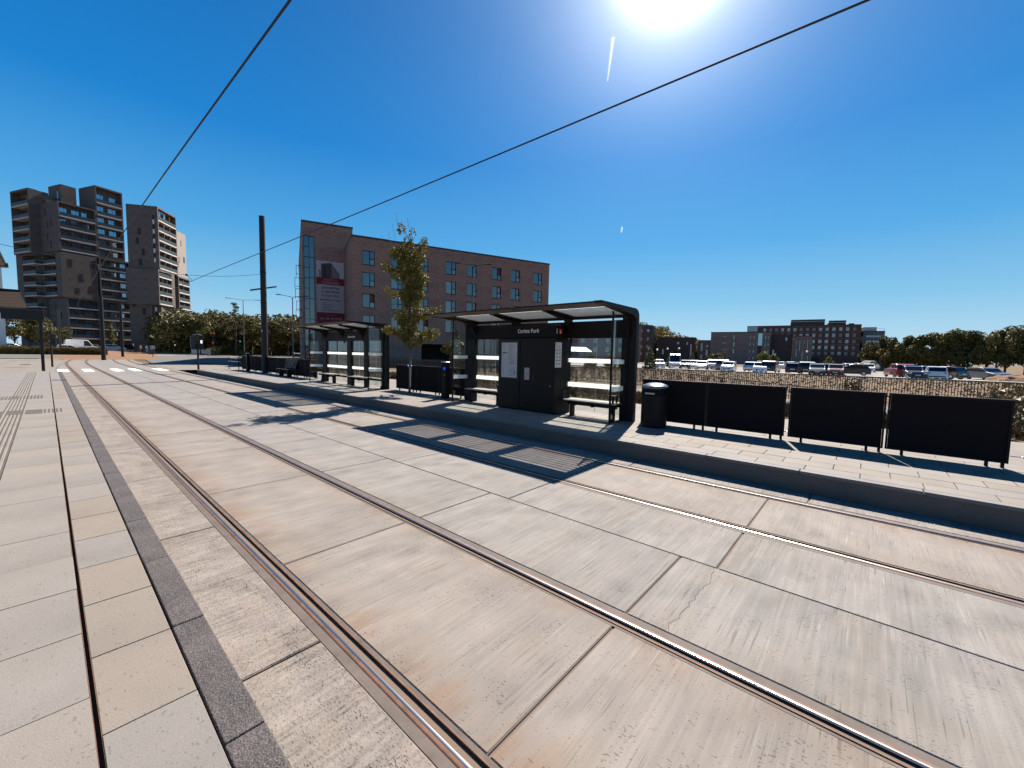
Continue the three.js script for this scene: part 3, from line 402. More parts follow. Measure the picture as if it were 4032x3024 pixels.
// ------------------------------------------------------------------ windscreen panels
{
  const W = 1.40, proto = thing('windscreen_panel', 'dark metal windscreen panel behind the litter bin, touching the shelter', 'screen panel', [9.66, .3, -3.42], 0, 'dark windscreen panels along the back of the platform');
  mesh('sheet', box(.012, .018, .105, 1.035, -W / 2 + .03, W / 2 - .03), mat([.017, .0115, .0105], .85, 0, { specularIntensity: .2 }), proto);
  mesh('frame', [box(-.004, .03, 1.035, 1.06, -W / 2, W / 2), box(-.004, .03, .08, .105, -W / 2, W / 2), box(-.004, .03, .105, 1.035, -W / 2, -W / 2 + .028), box(-.004, .03, .105, 1.035, W / 2 - .028, W / 2)], M.dark, proto);
  mesh('top_edge', box(-.006, .032, 1.06, 1.068, -W / 2, W / 2), mat([.12, .10, .095], .4, .5), proto);
  for (const z of [-W / 2 + .22, W / 2 - .22]) mesh('foot', rbox(.0, .04, 0, .09, z - .02, z + .02, .004), M.dark, proto);
  const post = (p, z) => mesh('post', rbox(.034, .07, 0, 1.02, z - .02, z + .02, .005), M.dark, p);
  post(proto, W / 2 - .05);
  proto.scale.z = 1.055; const L = [[-1.935, 'dark windscreen panel between the one behind the litter bin and the first open gap'], [-.43, 'dark windscreen panel just past the first open gap from the litter bin'], [1.0, 'dark windscreen panel beyond a narrow slit, before the last open gap'], [2.70, 'dark windscreen panel cut by the picture edge after the last open gap'], [4.13, 'dark windscreen panel outside the view at the platform end'],
    [-11.35, 'dark windscreen panel directly behind the blue lit validator'], [-12.78, 'dark windscreen panel behind the trunk of the staked tree'], [-14.21, 'dark windscreen panel between the staked tree and the farther shelter']];
  for (const [z, l] of L) copy(proto, l, [9.66, .3, z], 0, [1, 1, Math.abs(z + 1.935) < .01 ? 1.055 : 1.005]);
  const ord = ['first', 'second', 'third', 'fourth', 'fifth', 'sixth', 'seventh', 'eighth', 'ninth'];
  for (let i = 0; i < 9; i++) copy(proto, `${ord[i]} lighter brown windscreen panel beyond the farther shelter, counted from it`, [9.66, .3, -23.3 - i * 1.43], 0, [1, 1, 1.01]);
  const cl = thing('panel_clamp', 'small rod joining two windscreen panels across the first open gap', 'clamp', [9.69, .48, -1.18], 0, 'rods between windscreen panels'); mesh('rod', rod([0, 0, -.06], [0, 0, .06], .008), M.metal, cl); mesh('bolt', new THREE.SphereGeometry(.016, 10, 8).toNonIndexed(), M.metal, cl);
  copy(cl, 'small rod joining two windscreen panels across the last open gap', [9.69, .5, 1.86], 0, [1, 1, 2.4]);
}
// ------------------------------------------------------------------ overhead line: masts, wires
{
  const m = thing('catenary_mast', 'tall dark round mast standing before the far windscreen panels', 'mast', [9.6, .3, -30.3], 0, 'overhead line masts');
  mesh('column', new THREE.CylinderGeometry(.165, .19, 10.2, 24).translate(0, 5.1, 0).toNonIndexed(), M.pole, m); mesh('base_plate', cyl(.3, .3, .03, 0, 0, 0, 24), M.dark, m);
  mesh('cross_bar', rod([-.78, 5.35, .05], [.8, 5.8, -.05], .05), M.pole, m); mesh('band', [cyl(.19, .19, .05, 0, 4.6, 0, 24), cyl(.185, .185, .1, 0, 6.55, 0, 24)], M.dark, m); mesh('sticker', box(-.19, -.17, 2.72, 2.86, .03, .15), M.offwhite, m);
  const masts = [[4.92, 0, -75.2, 8.3, .23, 'dark mast standing on the brown grass between the two curving tracks'], [8.6, 0, -96, 9.2, .2, 'dark mast on the brown grass behind the one between the tracks'], [1.9, .3, -120, 8.5, .17, 'dark mast in front of the brick tower at the far pavement edge']];
  for (const [x, y, z, h, r, l] of masts) { const o = thing('catenary_mast', l, 'mast', [x, y, z], 0, 'overhead line masts'); mesh('column', new THREE.CylinderGeometry(r * .9, r, h, 16).translate(0, h / 2, 0).toNonIndexed(), M.pole, o); mesh('cap', cyl(r * .92, r * .9, .04, 0, h, 0, 16), M.dark, o); mesh('cross_bar', rod([-1.6, 5.7, 0], [.2, 6.0, 0], .04), M.pole, o); }
  const wires = [['contact wire that climbs steeply over the platform with the dark kerb', [[2.0, 5.65, 10], [1.9, 5.64, -2], [1.84, 5.63, -14], [1.9, 5.62, -32], [2.1, 5.62, -54], [3.2, 5.6, -76], [6.0, 5.6, -100], [11, 5.7, -130]]],
    ['contact wire that crosses the sky just below the sun', [[5.72, 5.62, 10], [5.72, 5.61, -2], [5.66, 5.6, -14], [5.52, 5.58, -24], [5.5, 5.58, -30], [5.75, 5.6, -54], [7.2, 5.6, -76], [10, 5.6, -100], [15, 5.7, -130]]]];
  for (const [l, p] of wires) tag(mesh('contact_wire', tube(p, .0125, 220, 6), M.cable), l, 'wire');
  tag(mesh('span_wire', [tube([[9.45, 6.75, -30.2], [7.5, 6.3, -30.0], [5.5, 6.05, -29.8], [1.9, 5.98, -29.6], [-3, 6.6, -29.4], [-7, 7.3, -29.2]], .011, 60), rod([5.5, 6.05, -29.8], [5.52, 5.6, -28.6], .012), rod([1.9, 5.98, -29.6], [1.9, 5.64, -29], .012), new THREE.SphereGeometry(.07, 8, 6).translate(5.5, 6.05, -29.8).toNonIndexed()], M.cable), 'thin span wire pulled from the tall mast across both tracks', 'wire');
  const b = thing('display_board', 'long black display board on a slim post at the far end of the near platform', 'sign', [-.15, .3, -37.2]);
  mesh('post', rbox(-.07, .07, 0, 3.05, -.07, .07, .01), M.pole, b); mesh('board', rbox(-1.46, .16, 3.0, 3.62, -.12, .12, .02), M.black, b); mesh('arm', rbox(-1.2, .1, 3.62, 3.72, -.05, .05, .01), M.dark, b);
  const s = thing('tram_signal', 'tram signal box with a white lit symbol on a post past the platform end', 'signal', [7.4, .25, -37.4]);
  mesh('post', cyl(.065, .06, 2.1, 0, 0, 0, 14), M.pole, s); mesh('signal_box', [rbox(.0, .30, 1.55, 2.55, .0, .2, .02)], M.black, s); mesh('signal_box', rbox(-.42, -.14, 1.6, 2.5, -.1, .1, .02), mat([.02, .022, .03], .5), s);
  mesh('hood', [rod([-.3, 2.58, 0], [-.02, 2.64, 0], .02), rod([.02, 2.64, 0], [.26, 2.58, .02], .02)], M.metal, s);
  for (const y of [2.13, 2.02]) mesh('signal_light', cyl(.062, .062, .01, 0, 0, 0, 18).rotateX(Math.PI / 2).translate(.19, y, .205), mat([.8, .8, .8], .5, 0, { emissive: new THREE.Color().setRGB(.5, .5, .48) }), s);
}

// ------------------------------------------------------------------ foliage
function leaves(n, place, size, up = .35, cup = .25, slim = 1) {   // n small bent leaf faces; place() gives [x, y, z, nx, ny, nz]
  const pos = new Float32Array(n * 12 * 3), v = new THREE.Vector3(), a = new THREE.Vector3(), b = new THREE.Vector3(), nn = new THREE.Vector3(); let o = 0;
  for (let i = 0; i < n; i++) {
    const [x, y, z, nx, ny, nz] = place(); nn.set(nx + rr(-1, 1) * .9, ny + up + rr(-1, 1) * .9, nz + rr(-1, 1) * .9).normalize(); a.set(rr(-1, 1), rr(-1, 1), rr(-1, 1)).cross(nn).normalize(); b.crossVectors(nn, a);
    const s = size * rr(.65, 1.3), w = s * rr(.55, .8) * slim, P = (u, t, h) => v.set(x, y, z).addScaledVector(a, u * w).addScaledVector(b, t * s).addScaledVector(nn, h * s).toArray();
    const p0 = P(0, -.5, 0), p1 = P(-.5, 0, cup * .5), p2 = P(0, .5, -cup * .3), p3 = P(.5, 0, cup * .5);
    for (const q of [p0, p3, p2, p0, p2, p1]) { pos[o++] = q[0]; pos[o++] = q[1]; pos[o++] = q[2]; }
  }
  const g = new THREE.BufferGeometry(); g.setAttribute('position', new THREE.BufferAttribute(pos.slice(0, o), 3)); g.computeVertexNormals(); g.setAttribute('uv', new THREE.BufferAttribute(new Float32Array(o / 3 * 2), 2)); return g;
}
const inBall = () => { let x, y, z, d; do { x = rr(-1, 1); y = rr(-1, 1); z = rr(-1, 1); d = x * x + y * y + z * z; } while (d > 1 || d < .03); return [x, y, z]; };
const clumps = (list) => { const tot = list.reduce((s, c) => s + c[3] * c[3] * c[4], 0); return () => { let t = rnd() * tot, c = list[0]; for (c of list) { t -= c[3] * c[3] * c[4]; if (t < 0) break; } const [x, y, z] = inBall(), k = Math.pow(Math.hypot(x, y, z), -.35); return [c[0] + x * c[3] * k, c[1] + y * c[4] * k, c[2] + z * c[3] * k, x, y, z]; }; };
const limb = (pts, r0, r1) => { const c = new THREE.CatmullRomCurve3(pts.map((p) => new THREE.Vector3(...p))), g = new THREE.TubeGeometry(c, 10, 1, 7, false), p = g.attributes.position; for (let i = 0; i < p.count; i++) { const k = Math.floor(i / 8) / 10, q = c.getPointAt(Math.min(1, k)), r = r0 + (r1 - r0) * k; p.setXYZ(i, q.x + (p.getX(i) - q.x) * r, q.y + (p.getY(i) - q.y) * r, q.z + (p.getZ(i) - q.z) * r); } g.computeVertexNormals(); return plain(g); };
{
  // the young tree on the platform: irregular, tall and narrow, olive yellow leaves
  const t = thing('young_tree', 'slim young tree with yellowish olive leaves standing on the platform before the brick housing', 'tree', [9.27, .3, -13.4]);
  const R = [-.66, 0, -.75], cl = [], wood = [limb([[0, 0, 0], [.02, 1.2, .01], [-.03, 2.6, 0], [.02, 4, .03], [0, 5.2, 0], [.1, 5.9, 0]], .052, .015)];
  // sideways position as seen across the platform (-left .. +right), height, depth, radius, vertical radius
  const S = [[.15, 2.1, 0, .46, .34], [.62, 2.25, .1, .34, .28], [.95, 2.35, 0, .26, .2], [-.30, 2.3, .1, .38, .26], [-.75, 2.42, 0, .32, .2], [-1.0, 2.45, .1, .16, .14], [.05, 2.75, -.1, .45, .33], [-.35, 2.95, .1, .34, .3], [.45, 3.05, 0, .36, .25], [.9, 3.22, 0, .26, .13], [1.2, 3.32, 0, .15, .1], [.1, 3.5, 0, .42, .36], [-.2, 3.75, .15, .36, .3], [.3, 3.95, -.1, .38, .36], [-.62, 3.78, 0, .22, .15], [-.9, 3.98, 0, .17, .14], [.05, 4.35, .1, .5, .38], [-.45, 4.55, 0, .36, .26], [.45, 4.4, 0, .3, .33], [-.85, 4.78, 0, .28, .16], [-1.08, 4.98, 0, .14, .11], [.0, 4.9, 0, .5, .36], [-.5, 5.3, .1, .36, .28], [.42, 5.15, -.1, .28, .36], [-.1, 5.5, 0, .38, .28], [.5, 5.62, 0, .22, .26], [-.75, 5.42, 0, .16, .1], [-.05, 5.82, 0, .22, .16], [-.33, 6.25, 0, .2, .22], [.10, 6.12, 0, .15, .2], [.55, 5.85, 0, .14, .12]];
  for (const [s, y, d, r, v] of S) { const x = s * .66 + d * .5, z = s * .75 + d * .5; cl.push([x, y, z, r * .92, v]); const k = Math.max(.2, y - .35 - Math.abs(s) * .35); wood.push(limb([[0, k, 0], [x * .45, (k + y) / 2 + .05, z * .45], [x, y + v * .5, z]], .016, .004)); }
  for (const [s, y, h] of [[-.55, 6.2, .3], [-.42, 6.5, .45], [-.7, 5.95, .3], [.02, 6.4, .35], [.72, 5.8, .25], [-.2, 6.4, .2], [-.95, 5.85, .15]]) wood.push(rod([s * .66, y - .35, s * .75], [(s - .12) * .66, y + h * .7, (s - .12) * .75], .005, 5));
  mesh('trunk', wood, M.trunk, t);
  mesh('crown', leaves(7600, clumps(cl), .1, .3), M.leaf, t);
  const st = thing('tree_stake', 'wooden stake and rail tied to the young tree with a blue strap', 'stake', [9.27, .3, -13.4]);
  mesh('post', [rod([.25, 0, -.35], [.25, 1.65, -.35], .035), rod([-.2, 0, .32], [-.2, 1.65, .32], .035), rod([-.36, 1.66, .62], [.34, 1.68, -.5], .03)], M.wood, st);
  mesh('strap', [tube([[-.32, 1.06, .55], [-.12, 1.02, .2], [.07, 1.07, 0], [0, 1.08, -.09], [-.08, 1.06, .02], [-.28, 1.03, .4]], .028, 40)], mat([.05, .22, .34], .5), st); mesh('loose_end', tube([[-.32, 1.04, .5], [-.34, .7, .52], [-.33, .3, .54]], .012, 20), mat([.3, .38, .42], .6), st);
}
// ------------------------------------------------------------------ railings, dry strip, field
{
  function railing(label, x, z0, z1, top, slope, sunk) {
    const f = thing('railing', label, 'fence', [x, 0, 0], 0, 'steel railings behind the platform'); f.userData.group = undefined; delete f.userData.group;
    const bar = box(-.012, .012, 0, 1.0, -.014, .014), far = [], M1 = M.railing || (M.railing = mat([.035, .022, .012], .6));
    let n = 0;
    for (let z = z1; z > z0; z -= 2.97) {
      const y = (q) => top + slope * Math.min(0, -9.4 - q), a = z - .04, b = z - 2.93, ya = y(a), yb = y(b), rail = (h) => { const g = box(-.014, .014, -.018, .018, b, a), p = g.attributes.position; for (let i = 0; i < p.count; i++) p.setY(i, p.getY(i) + h + (p.getZ(i) - b > .5 ? ya : yb)); return g; };
      mesh('rail', [rail(-.0), rail(-.92)], M1, f);
      for (const q of [a, b]) mesh('post', box(-.022, .022, -.1 + Math.min(0, y(q) - top), y(q) + .02, q - .016, q + .016), M1, f);
      for (let q = a - .1; q > b + .05; q -= .1) { const h = y(q); if (n < 260 && q > (slope ? -16 : -16)) { const o = mesh('bar', bar, M1, f); o.position.set(0, h - .93, q); o.scale.y = .92; n++; } else far.push(bar.clone().scale(1, .92, 1).translate(0, h - .93, q)); }
      mesh('lock', box(-.02, .02, y(b) - .22, y(b) - .17, b - .06, b + .03), M1, f);
    }
    if (far.length) stuff(mesh('bars', far, M1, f));
  }
  railing('long railing of upright steel bars along the dry field, the higher and farther of two', 27.6, -48, 14, 1.10, 0);
  railing('railing nearer the platform whose panels step down along a slope', 24.3, -46, 2.5, 1.10, .068);
  const tuft = leaves(60, () => { const x = rr(-.12, .12), z = rr(-.12, .12); return [x, rr(.05, .5), z, x * 2, 0, z * 2]; }, .42, -.2, .1, .1).scale(.6, 1.2, .6);
  const inst = (name, geo, m, n, place, label) => { const o = new THREE.InstancedMesh(geo, m, n), d = new THREE.Object3D(); for (let i = 0; i < n; i++) { const [x, y, z, s, sy] = place(i); d.position.set(x, y, z); d.rotation.set(rr(-.15, .15), rr(0, 6.28), rr(-.15, .15)); d.scale.set(s, sy ?? s, s); d.updateMatrix(); o.setMatrixAt(i, d.matrix); } o.name = numbered(name); scene.add(o); o.castShadow = o.receiveShadow = true; return stuff(o, label); };
  const straw = leafMat([.15, .09, .038], .2), straw2 = leafMat([.135, .08, .029], .2);
  inst('tall_grass', tuft, straw, 2600, () => [rr(16, 18.4), -.03, rr(-42, 12), rr(.6, 1.0), rr(.32, .62)], 'strip of tall dry brown grass between the path and the narrow road');
  inst('dry_grass', tuft, straw2, 5200, () => { const q = rr(28, 66); return [q, -.09, rr(-40, 24), rr(.5, 1.0), rr(.08, .22)]; }, 'short scorched grass of the field before the car park');
  inst('tall_grass', tuft, leafMat([.15, .11, .036], .2), 3000, () => { const x = rr(-30, 7.5), z = -108 + rr(-1.2, 1.8); return [x, rise(x, z) - .05, z, rr(.9, 1.7), rr(1.3, 2.1)]; }, 'verge of tall dry grass in front of the white building and parked cars');
  const bush = leaves(420, clumps([[0, .5, 0, .6, .5], [.4, .7, .2, .5, .5], [-.4, .4, .1, .5, .4]]), .16);
  for (const [x, z, s, l] of [[31, -.8, .9, 'sparse dry shrub behind the railing above the panel past the first gap'], [20.5, 3.6, 1.0, 'dry shrub seen through and above the last open gap between panels'], [24.5, 3.9, 1.1, 'dry shrub behind the one at the last open gap']]) { const t = thing('dry_shrub', l, 'shrub', [x, -.1, z]); mesh('foliage', bush.clone().scale(s, s, s), leafMat([.16, .11, .045], .2), t); mesh('stem', rod([0, 0, 0], [.05, .6, 0], .02), M.trunk, t); }
}

// ------------------------------------------------------------------ trees beyond
function crownTree(name, label, kind, pos, h, w, group, m, tr = .28, n = 1500, leaf = .42, category = 'tree') {
  const t = thing(name, label, category, pos, 0, group), cl = [];
  if (kind === 'round') for (let i = 0; i < 16; i++) { const [x, y, z] = inBall(), q = Math.max(.45, 1 - Math.max(0, y) * .5); cl.push([x * w * .40 * q, h * (tr + (1 - tr) * .46) + y * h * (1 - tr) * .40, z * w * .40 * q, w * rr(.14, .22), h * (1 - tr) * rr(.12, .19)]); }
  if (kind === 'column') for (let i = 0; i < 8; i++) cl.push([rr(-.1, .1) * w, h * (tr + (1 - tr) * (i + .5) / 8), rr(-.1, .1) * w, w * (.46 - .3 * i / 8), h * .09]);
  if (kind === 'cone') for (let i = 0; i < 9; i++) for (let k = 0; k < 5; k++) { const f = i / 9, a = k * 1.26 + i * .7, q = w * .5 * (1 - f) * .75; cl.push([Math.cos(a) * q, h * (tr + (1 - tr) * f), Math.sin(a) * q, w * .5 * (1 - f) * .42 + .06, h * .035 + .04]); }
  if (kind === 'sparse') for (let i = 0; i < 13; i++) { const f = i / 13, a = i * 2.4; cl.push([Math.cos(a) * w * .42 * (1 - f), h * (tr + (1 - tr) * f), Math.sin(a) * w * .42 * (1 - f), w * .13, h * .03]); }
  mesh('crown', leaves(n, clumps(cl), leaf, kind === 'cone' ? .1 : .35), m, t);
  const wood = [limb([[0, -.1, 0], [w * .01, h * .3, 0], [0, h * (kind === 'round' ? .65 : .95), 0]], Math.max(.05, h * .018), .03)];
  if (kind === 'round') for (const c of cl.slice(0, 5)) wood.push(limb([[0, h * tr * .9, 0], [c[0] * .5, (c[1] + h * tr) / 2, c[2] * .5], [c[0], c[1], c[2]]], h * .009, .02));
  mesh('trunk', wood, M.trunk, t); return t;
}
{
  const g = 'trees of the avenue beyond the car park', ord = ['first', 'second', 'third', 'fourth', 'fifth', 'sixth', 'seventh', 'eighth', 'ninth', 'tenth', 'eleventh', 'twelfth', 'thirteenth'];
  const row = [[126, .3, 6.6, 7], [121, 2.0, 7.0, 7], [117, 3.6, 7.0, 7.5], [114, 5.6, 7.0, 7], [112, 7.4, 7.2, 7.5], [111, 9.2, 7.6, 8], [109, 11.2, 7.9, 8.5], [108, 13.2, 7.7, 8], [107, 15.2, 8.0, 8.5], [106, 17.2, 9.0, 8.5], [104, 19.0, 10.4, 9], [102, 20.8, 10.8, 9], [100, 22.6, 10.8, 9]];
  row.forEach(([x, z, h, w], i) => crownTree('avenue_tree', `${ord[i]} broad tree of the avenue, counted from the glass ended office block`, 'round', [x, -.05, z], h * 1.08, w * .72, g, [M.leafDark, M.leafMid, M.leafOlive][(i * 2 + 1) % 3], .14, 3600, .40));
  // second line behind closes the gaps
  for (let i = 0; i < 7; i++) crownTree('avenue_tree', `${ord[i]} tree of the rear line behind the avenue, counted from the glass ended office block`, 'round', [128 - i * 1.2, -.05, 2 + i * 4.2], 6.4 + i * .5, 7.5, 'rear trees behind the avenue', M.leafDark, .1, 2200, .5);
  const C = (l, x, z, h, w, m = M.conifer) => crownTree('conifer', l, 'cone', [x, -.05, z], h, w, undefined, m, .08, 900, .28, 'tree');
  C('pale green conifer standing between the shelter end and the white van', 64.3, -26.7, 4.0, 2.2); C('small thin conifer behind the white van', 84, -30.5, 3.4, 1.8); C('small pale conifer in front of the beige block with tall windows', 88, -27.6, 3.4, 1.8);
  C('large conifer seen through the end glass of the nearer shelter, by the validator', 26.3, -30.2, 4.6, 1.5, leafMat([.15, .125, .03], .2)); C('conifer seen through the right hand rear glass of the nearer shelter under the pale building', 48, -33.2, 4.2, 2.0); C('second conifer through the rear glass, right of the first', 52, -30.4, 3.6, 1.8); C('third conifer through the rear glass, beside the end frame', 54, -28.2, 3.7, 1.9); C('fourth conifer through the rear glass, half behind the end frame', 55.5, -27.0, 3.6, 1.7);
  crownTree('dark_tree', 'small dark round tree against the beige gable', 'round', [84.8, -.05, -22.3], 3.4, 3.4, undefined, M.leafDark, .3, 700, .3); crownTree('dark_tree', 'slim dark columnar tree beside the small dark round one', 'column', [87.8, -.05, -21.3], 3.9, 1.2, undefined, M.leafDark, .15, 500, .26);
  crownTree('green_tree', 'bright green round tree before the narrow dark gable', 'round', [95.9, -.05, -16.1], 3.7, 3.2, undefined, leafMat([.15, .16, .03], .4), .25, 900, .3); crownTree('green_tree', 'duller green tree leaning on the bright green one', 'round', [99.5, -.05, -15.0], 3.2, 2.6, undefined, M.leafMid, .2, 700, .3); crownTree('yellow_tree', 'small yellowish tree by the entrance of the dark brick office block', 'round', [108.3, -.05, -6.4], 2.9, 2.0, undefined, leafMat([.24, .2, .04], .4), .3, 600, .26);
  crownTree('dark_bush_tree', 'dark bushy tree at the foot of the brick housing, half behind the young tree', 'round', [19.0, -.05, -22.2], 3.4, 1.7, undefined, M.leafDark, .45, 900, .16);
  // left: trees before the towers
  const tl = [[-4.3, -136, 8.2, 5.5], [-2.3, -139, 8.6, 5.5], [-.1, -135.5, 8.0, 5.5]], wd = ['beside the white building', 'in the middle of the dense group by the tower', 'paler at the end of the dense group by the tower'];
  tl.forEach(([x, z, h, w], i) => crownTree('square_tree', 'leafy tree ' + wd[i], 'round', [x, rise(x, z), z], h, w, undefined, i === 2 ? leafMat([.15, .135, .06], .3) : M.leafMid, .2, 1700, .42));
  crownTree('square_tree', 'small dark tree between two parked cars before the tower', 'round', [2.9, .5, -131], 5.6, 3.2, undefined, M.leafDark, .3, 900, .34);
  crownTree('poplar', 'columnar tree against the dark lower floors of the stepped tower', 'column', [12.6, .75, -166], 8.2, 2.2, undefined, M.leafMid, .12, 900, .36); crownTree('poplar', 'columnar tree beside the passage between the two towers', 'column', [13.4, .75, -152], 6.4, 1.9, undefined, M.leafMid, .12, 800, .34);
  crownTree('street_tree', 'thin dark tree before the pale corner of the second tower', 'column', [23.2, .5, -131], 5.4, 1.1, undefined, M.leafDark, .3, 400, .3); crownTree('street_tree', 'thin tree in front of the lowest balconies of the second tower', 'column', [20.6, .6, -138], 5.2, 1.3, undefined, M.leafDark, .3, 450, .3);
  crownTree('larch', 'tall sparse conifer rising over the wood left of the mast', 'sparse', [29.2, .2, -111], 12.6, 5.0, undefined, M.leafDark, .25, 900, .34);
  // the wood between the second tower and the brick housing
  const fr = [[24, -119, 9.6, 7], [27, -120, 10.2, 8], [30.5, -117, 10.0, 8], [33.6, -115, 10.6, 8], [36.8, -112, 10.4, 8], [40.5, -111, 9.8, 8], [44, -109, 9.0, 8], [47, -106, 8.2, 7]];
  fr.forEach(([x, z, h, w], i) => crownTree('woodland_tree', `${ord[i]} tree along the edge of the wood, counted from the second tower`, 'round', [x, .1, z], h, w, 'trees at the edge of the wood', i % 3 ? M.leafDark : M.leafMid, .3, 2200, .5));
  const blob = leaves(320, clumps([[0, 0, 0, 3, 2.2], [1.8, .8, 1, 2, 1.6], [-1.6, -.6, .8, 2.2, 1.8]]), .75), wood = new THREE.InstancedMesh(blob, M.leafDark, 260), d = new THREE.Object3D();
  for (let i = 0; i < 260; i++) { const k = rnd(), x = 20 + 38 * k + rr(-1, 1), q = rr(0, 26), z = -123 + 14 * k - q; d.position.set(x, rr(1, 8.2) + q * .10, z); d.rotation.set(0, rr(0, 6.3), 0); d.scale.setScalar(rr(.8, 1.2)); d.updateMatrix(); wood.setMatrixAt(i, d.matrix); }
  wood.name = 'woodland'; scene.add(wood); stuff(wood, 'dense dark wood behind the crossing');
  const hill = new THREE.InstancedMesh(blob, M.leafOlive, 320);
  for (let i = 0; i < 320; i++) { const k = rnd(), x = 196 + rr(-10, 30), z = -88 + 52 * k; const top = 17 - 17 * Math.pow(k, .8); d.position.set(x, top * Math.pow(rnd(), .55), z); d.rotation.set(0, rr(0, 6.3), 0); d.scale.setScalar(rr(1, 1.5)); d.updateMatrix(); hill.setMatrixAt(i, d.matrix); }
  hill.name = 'wooded_hill'; scene.add(hill); stuff(hill, 'wooded hillside behind the low dark buildings');
  crownTree('low_bush', 'low round bush where the platform panels begin at the crossing', 'round', [15.5, -.02, -56], 1.7, 2.6, undefined, M.leafDark, .05, 700, .18, 'bush'); crownTree('low_bush', 'hedge like bush behind the chevron sign', 'round', [26, .2, -112], 2.4, 4.5, undefined, M.leafMid, .05, 700, .3, 'bush');
}

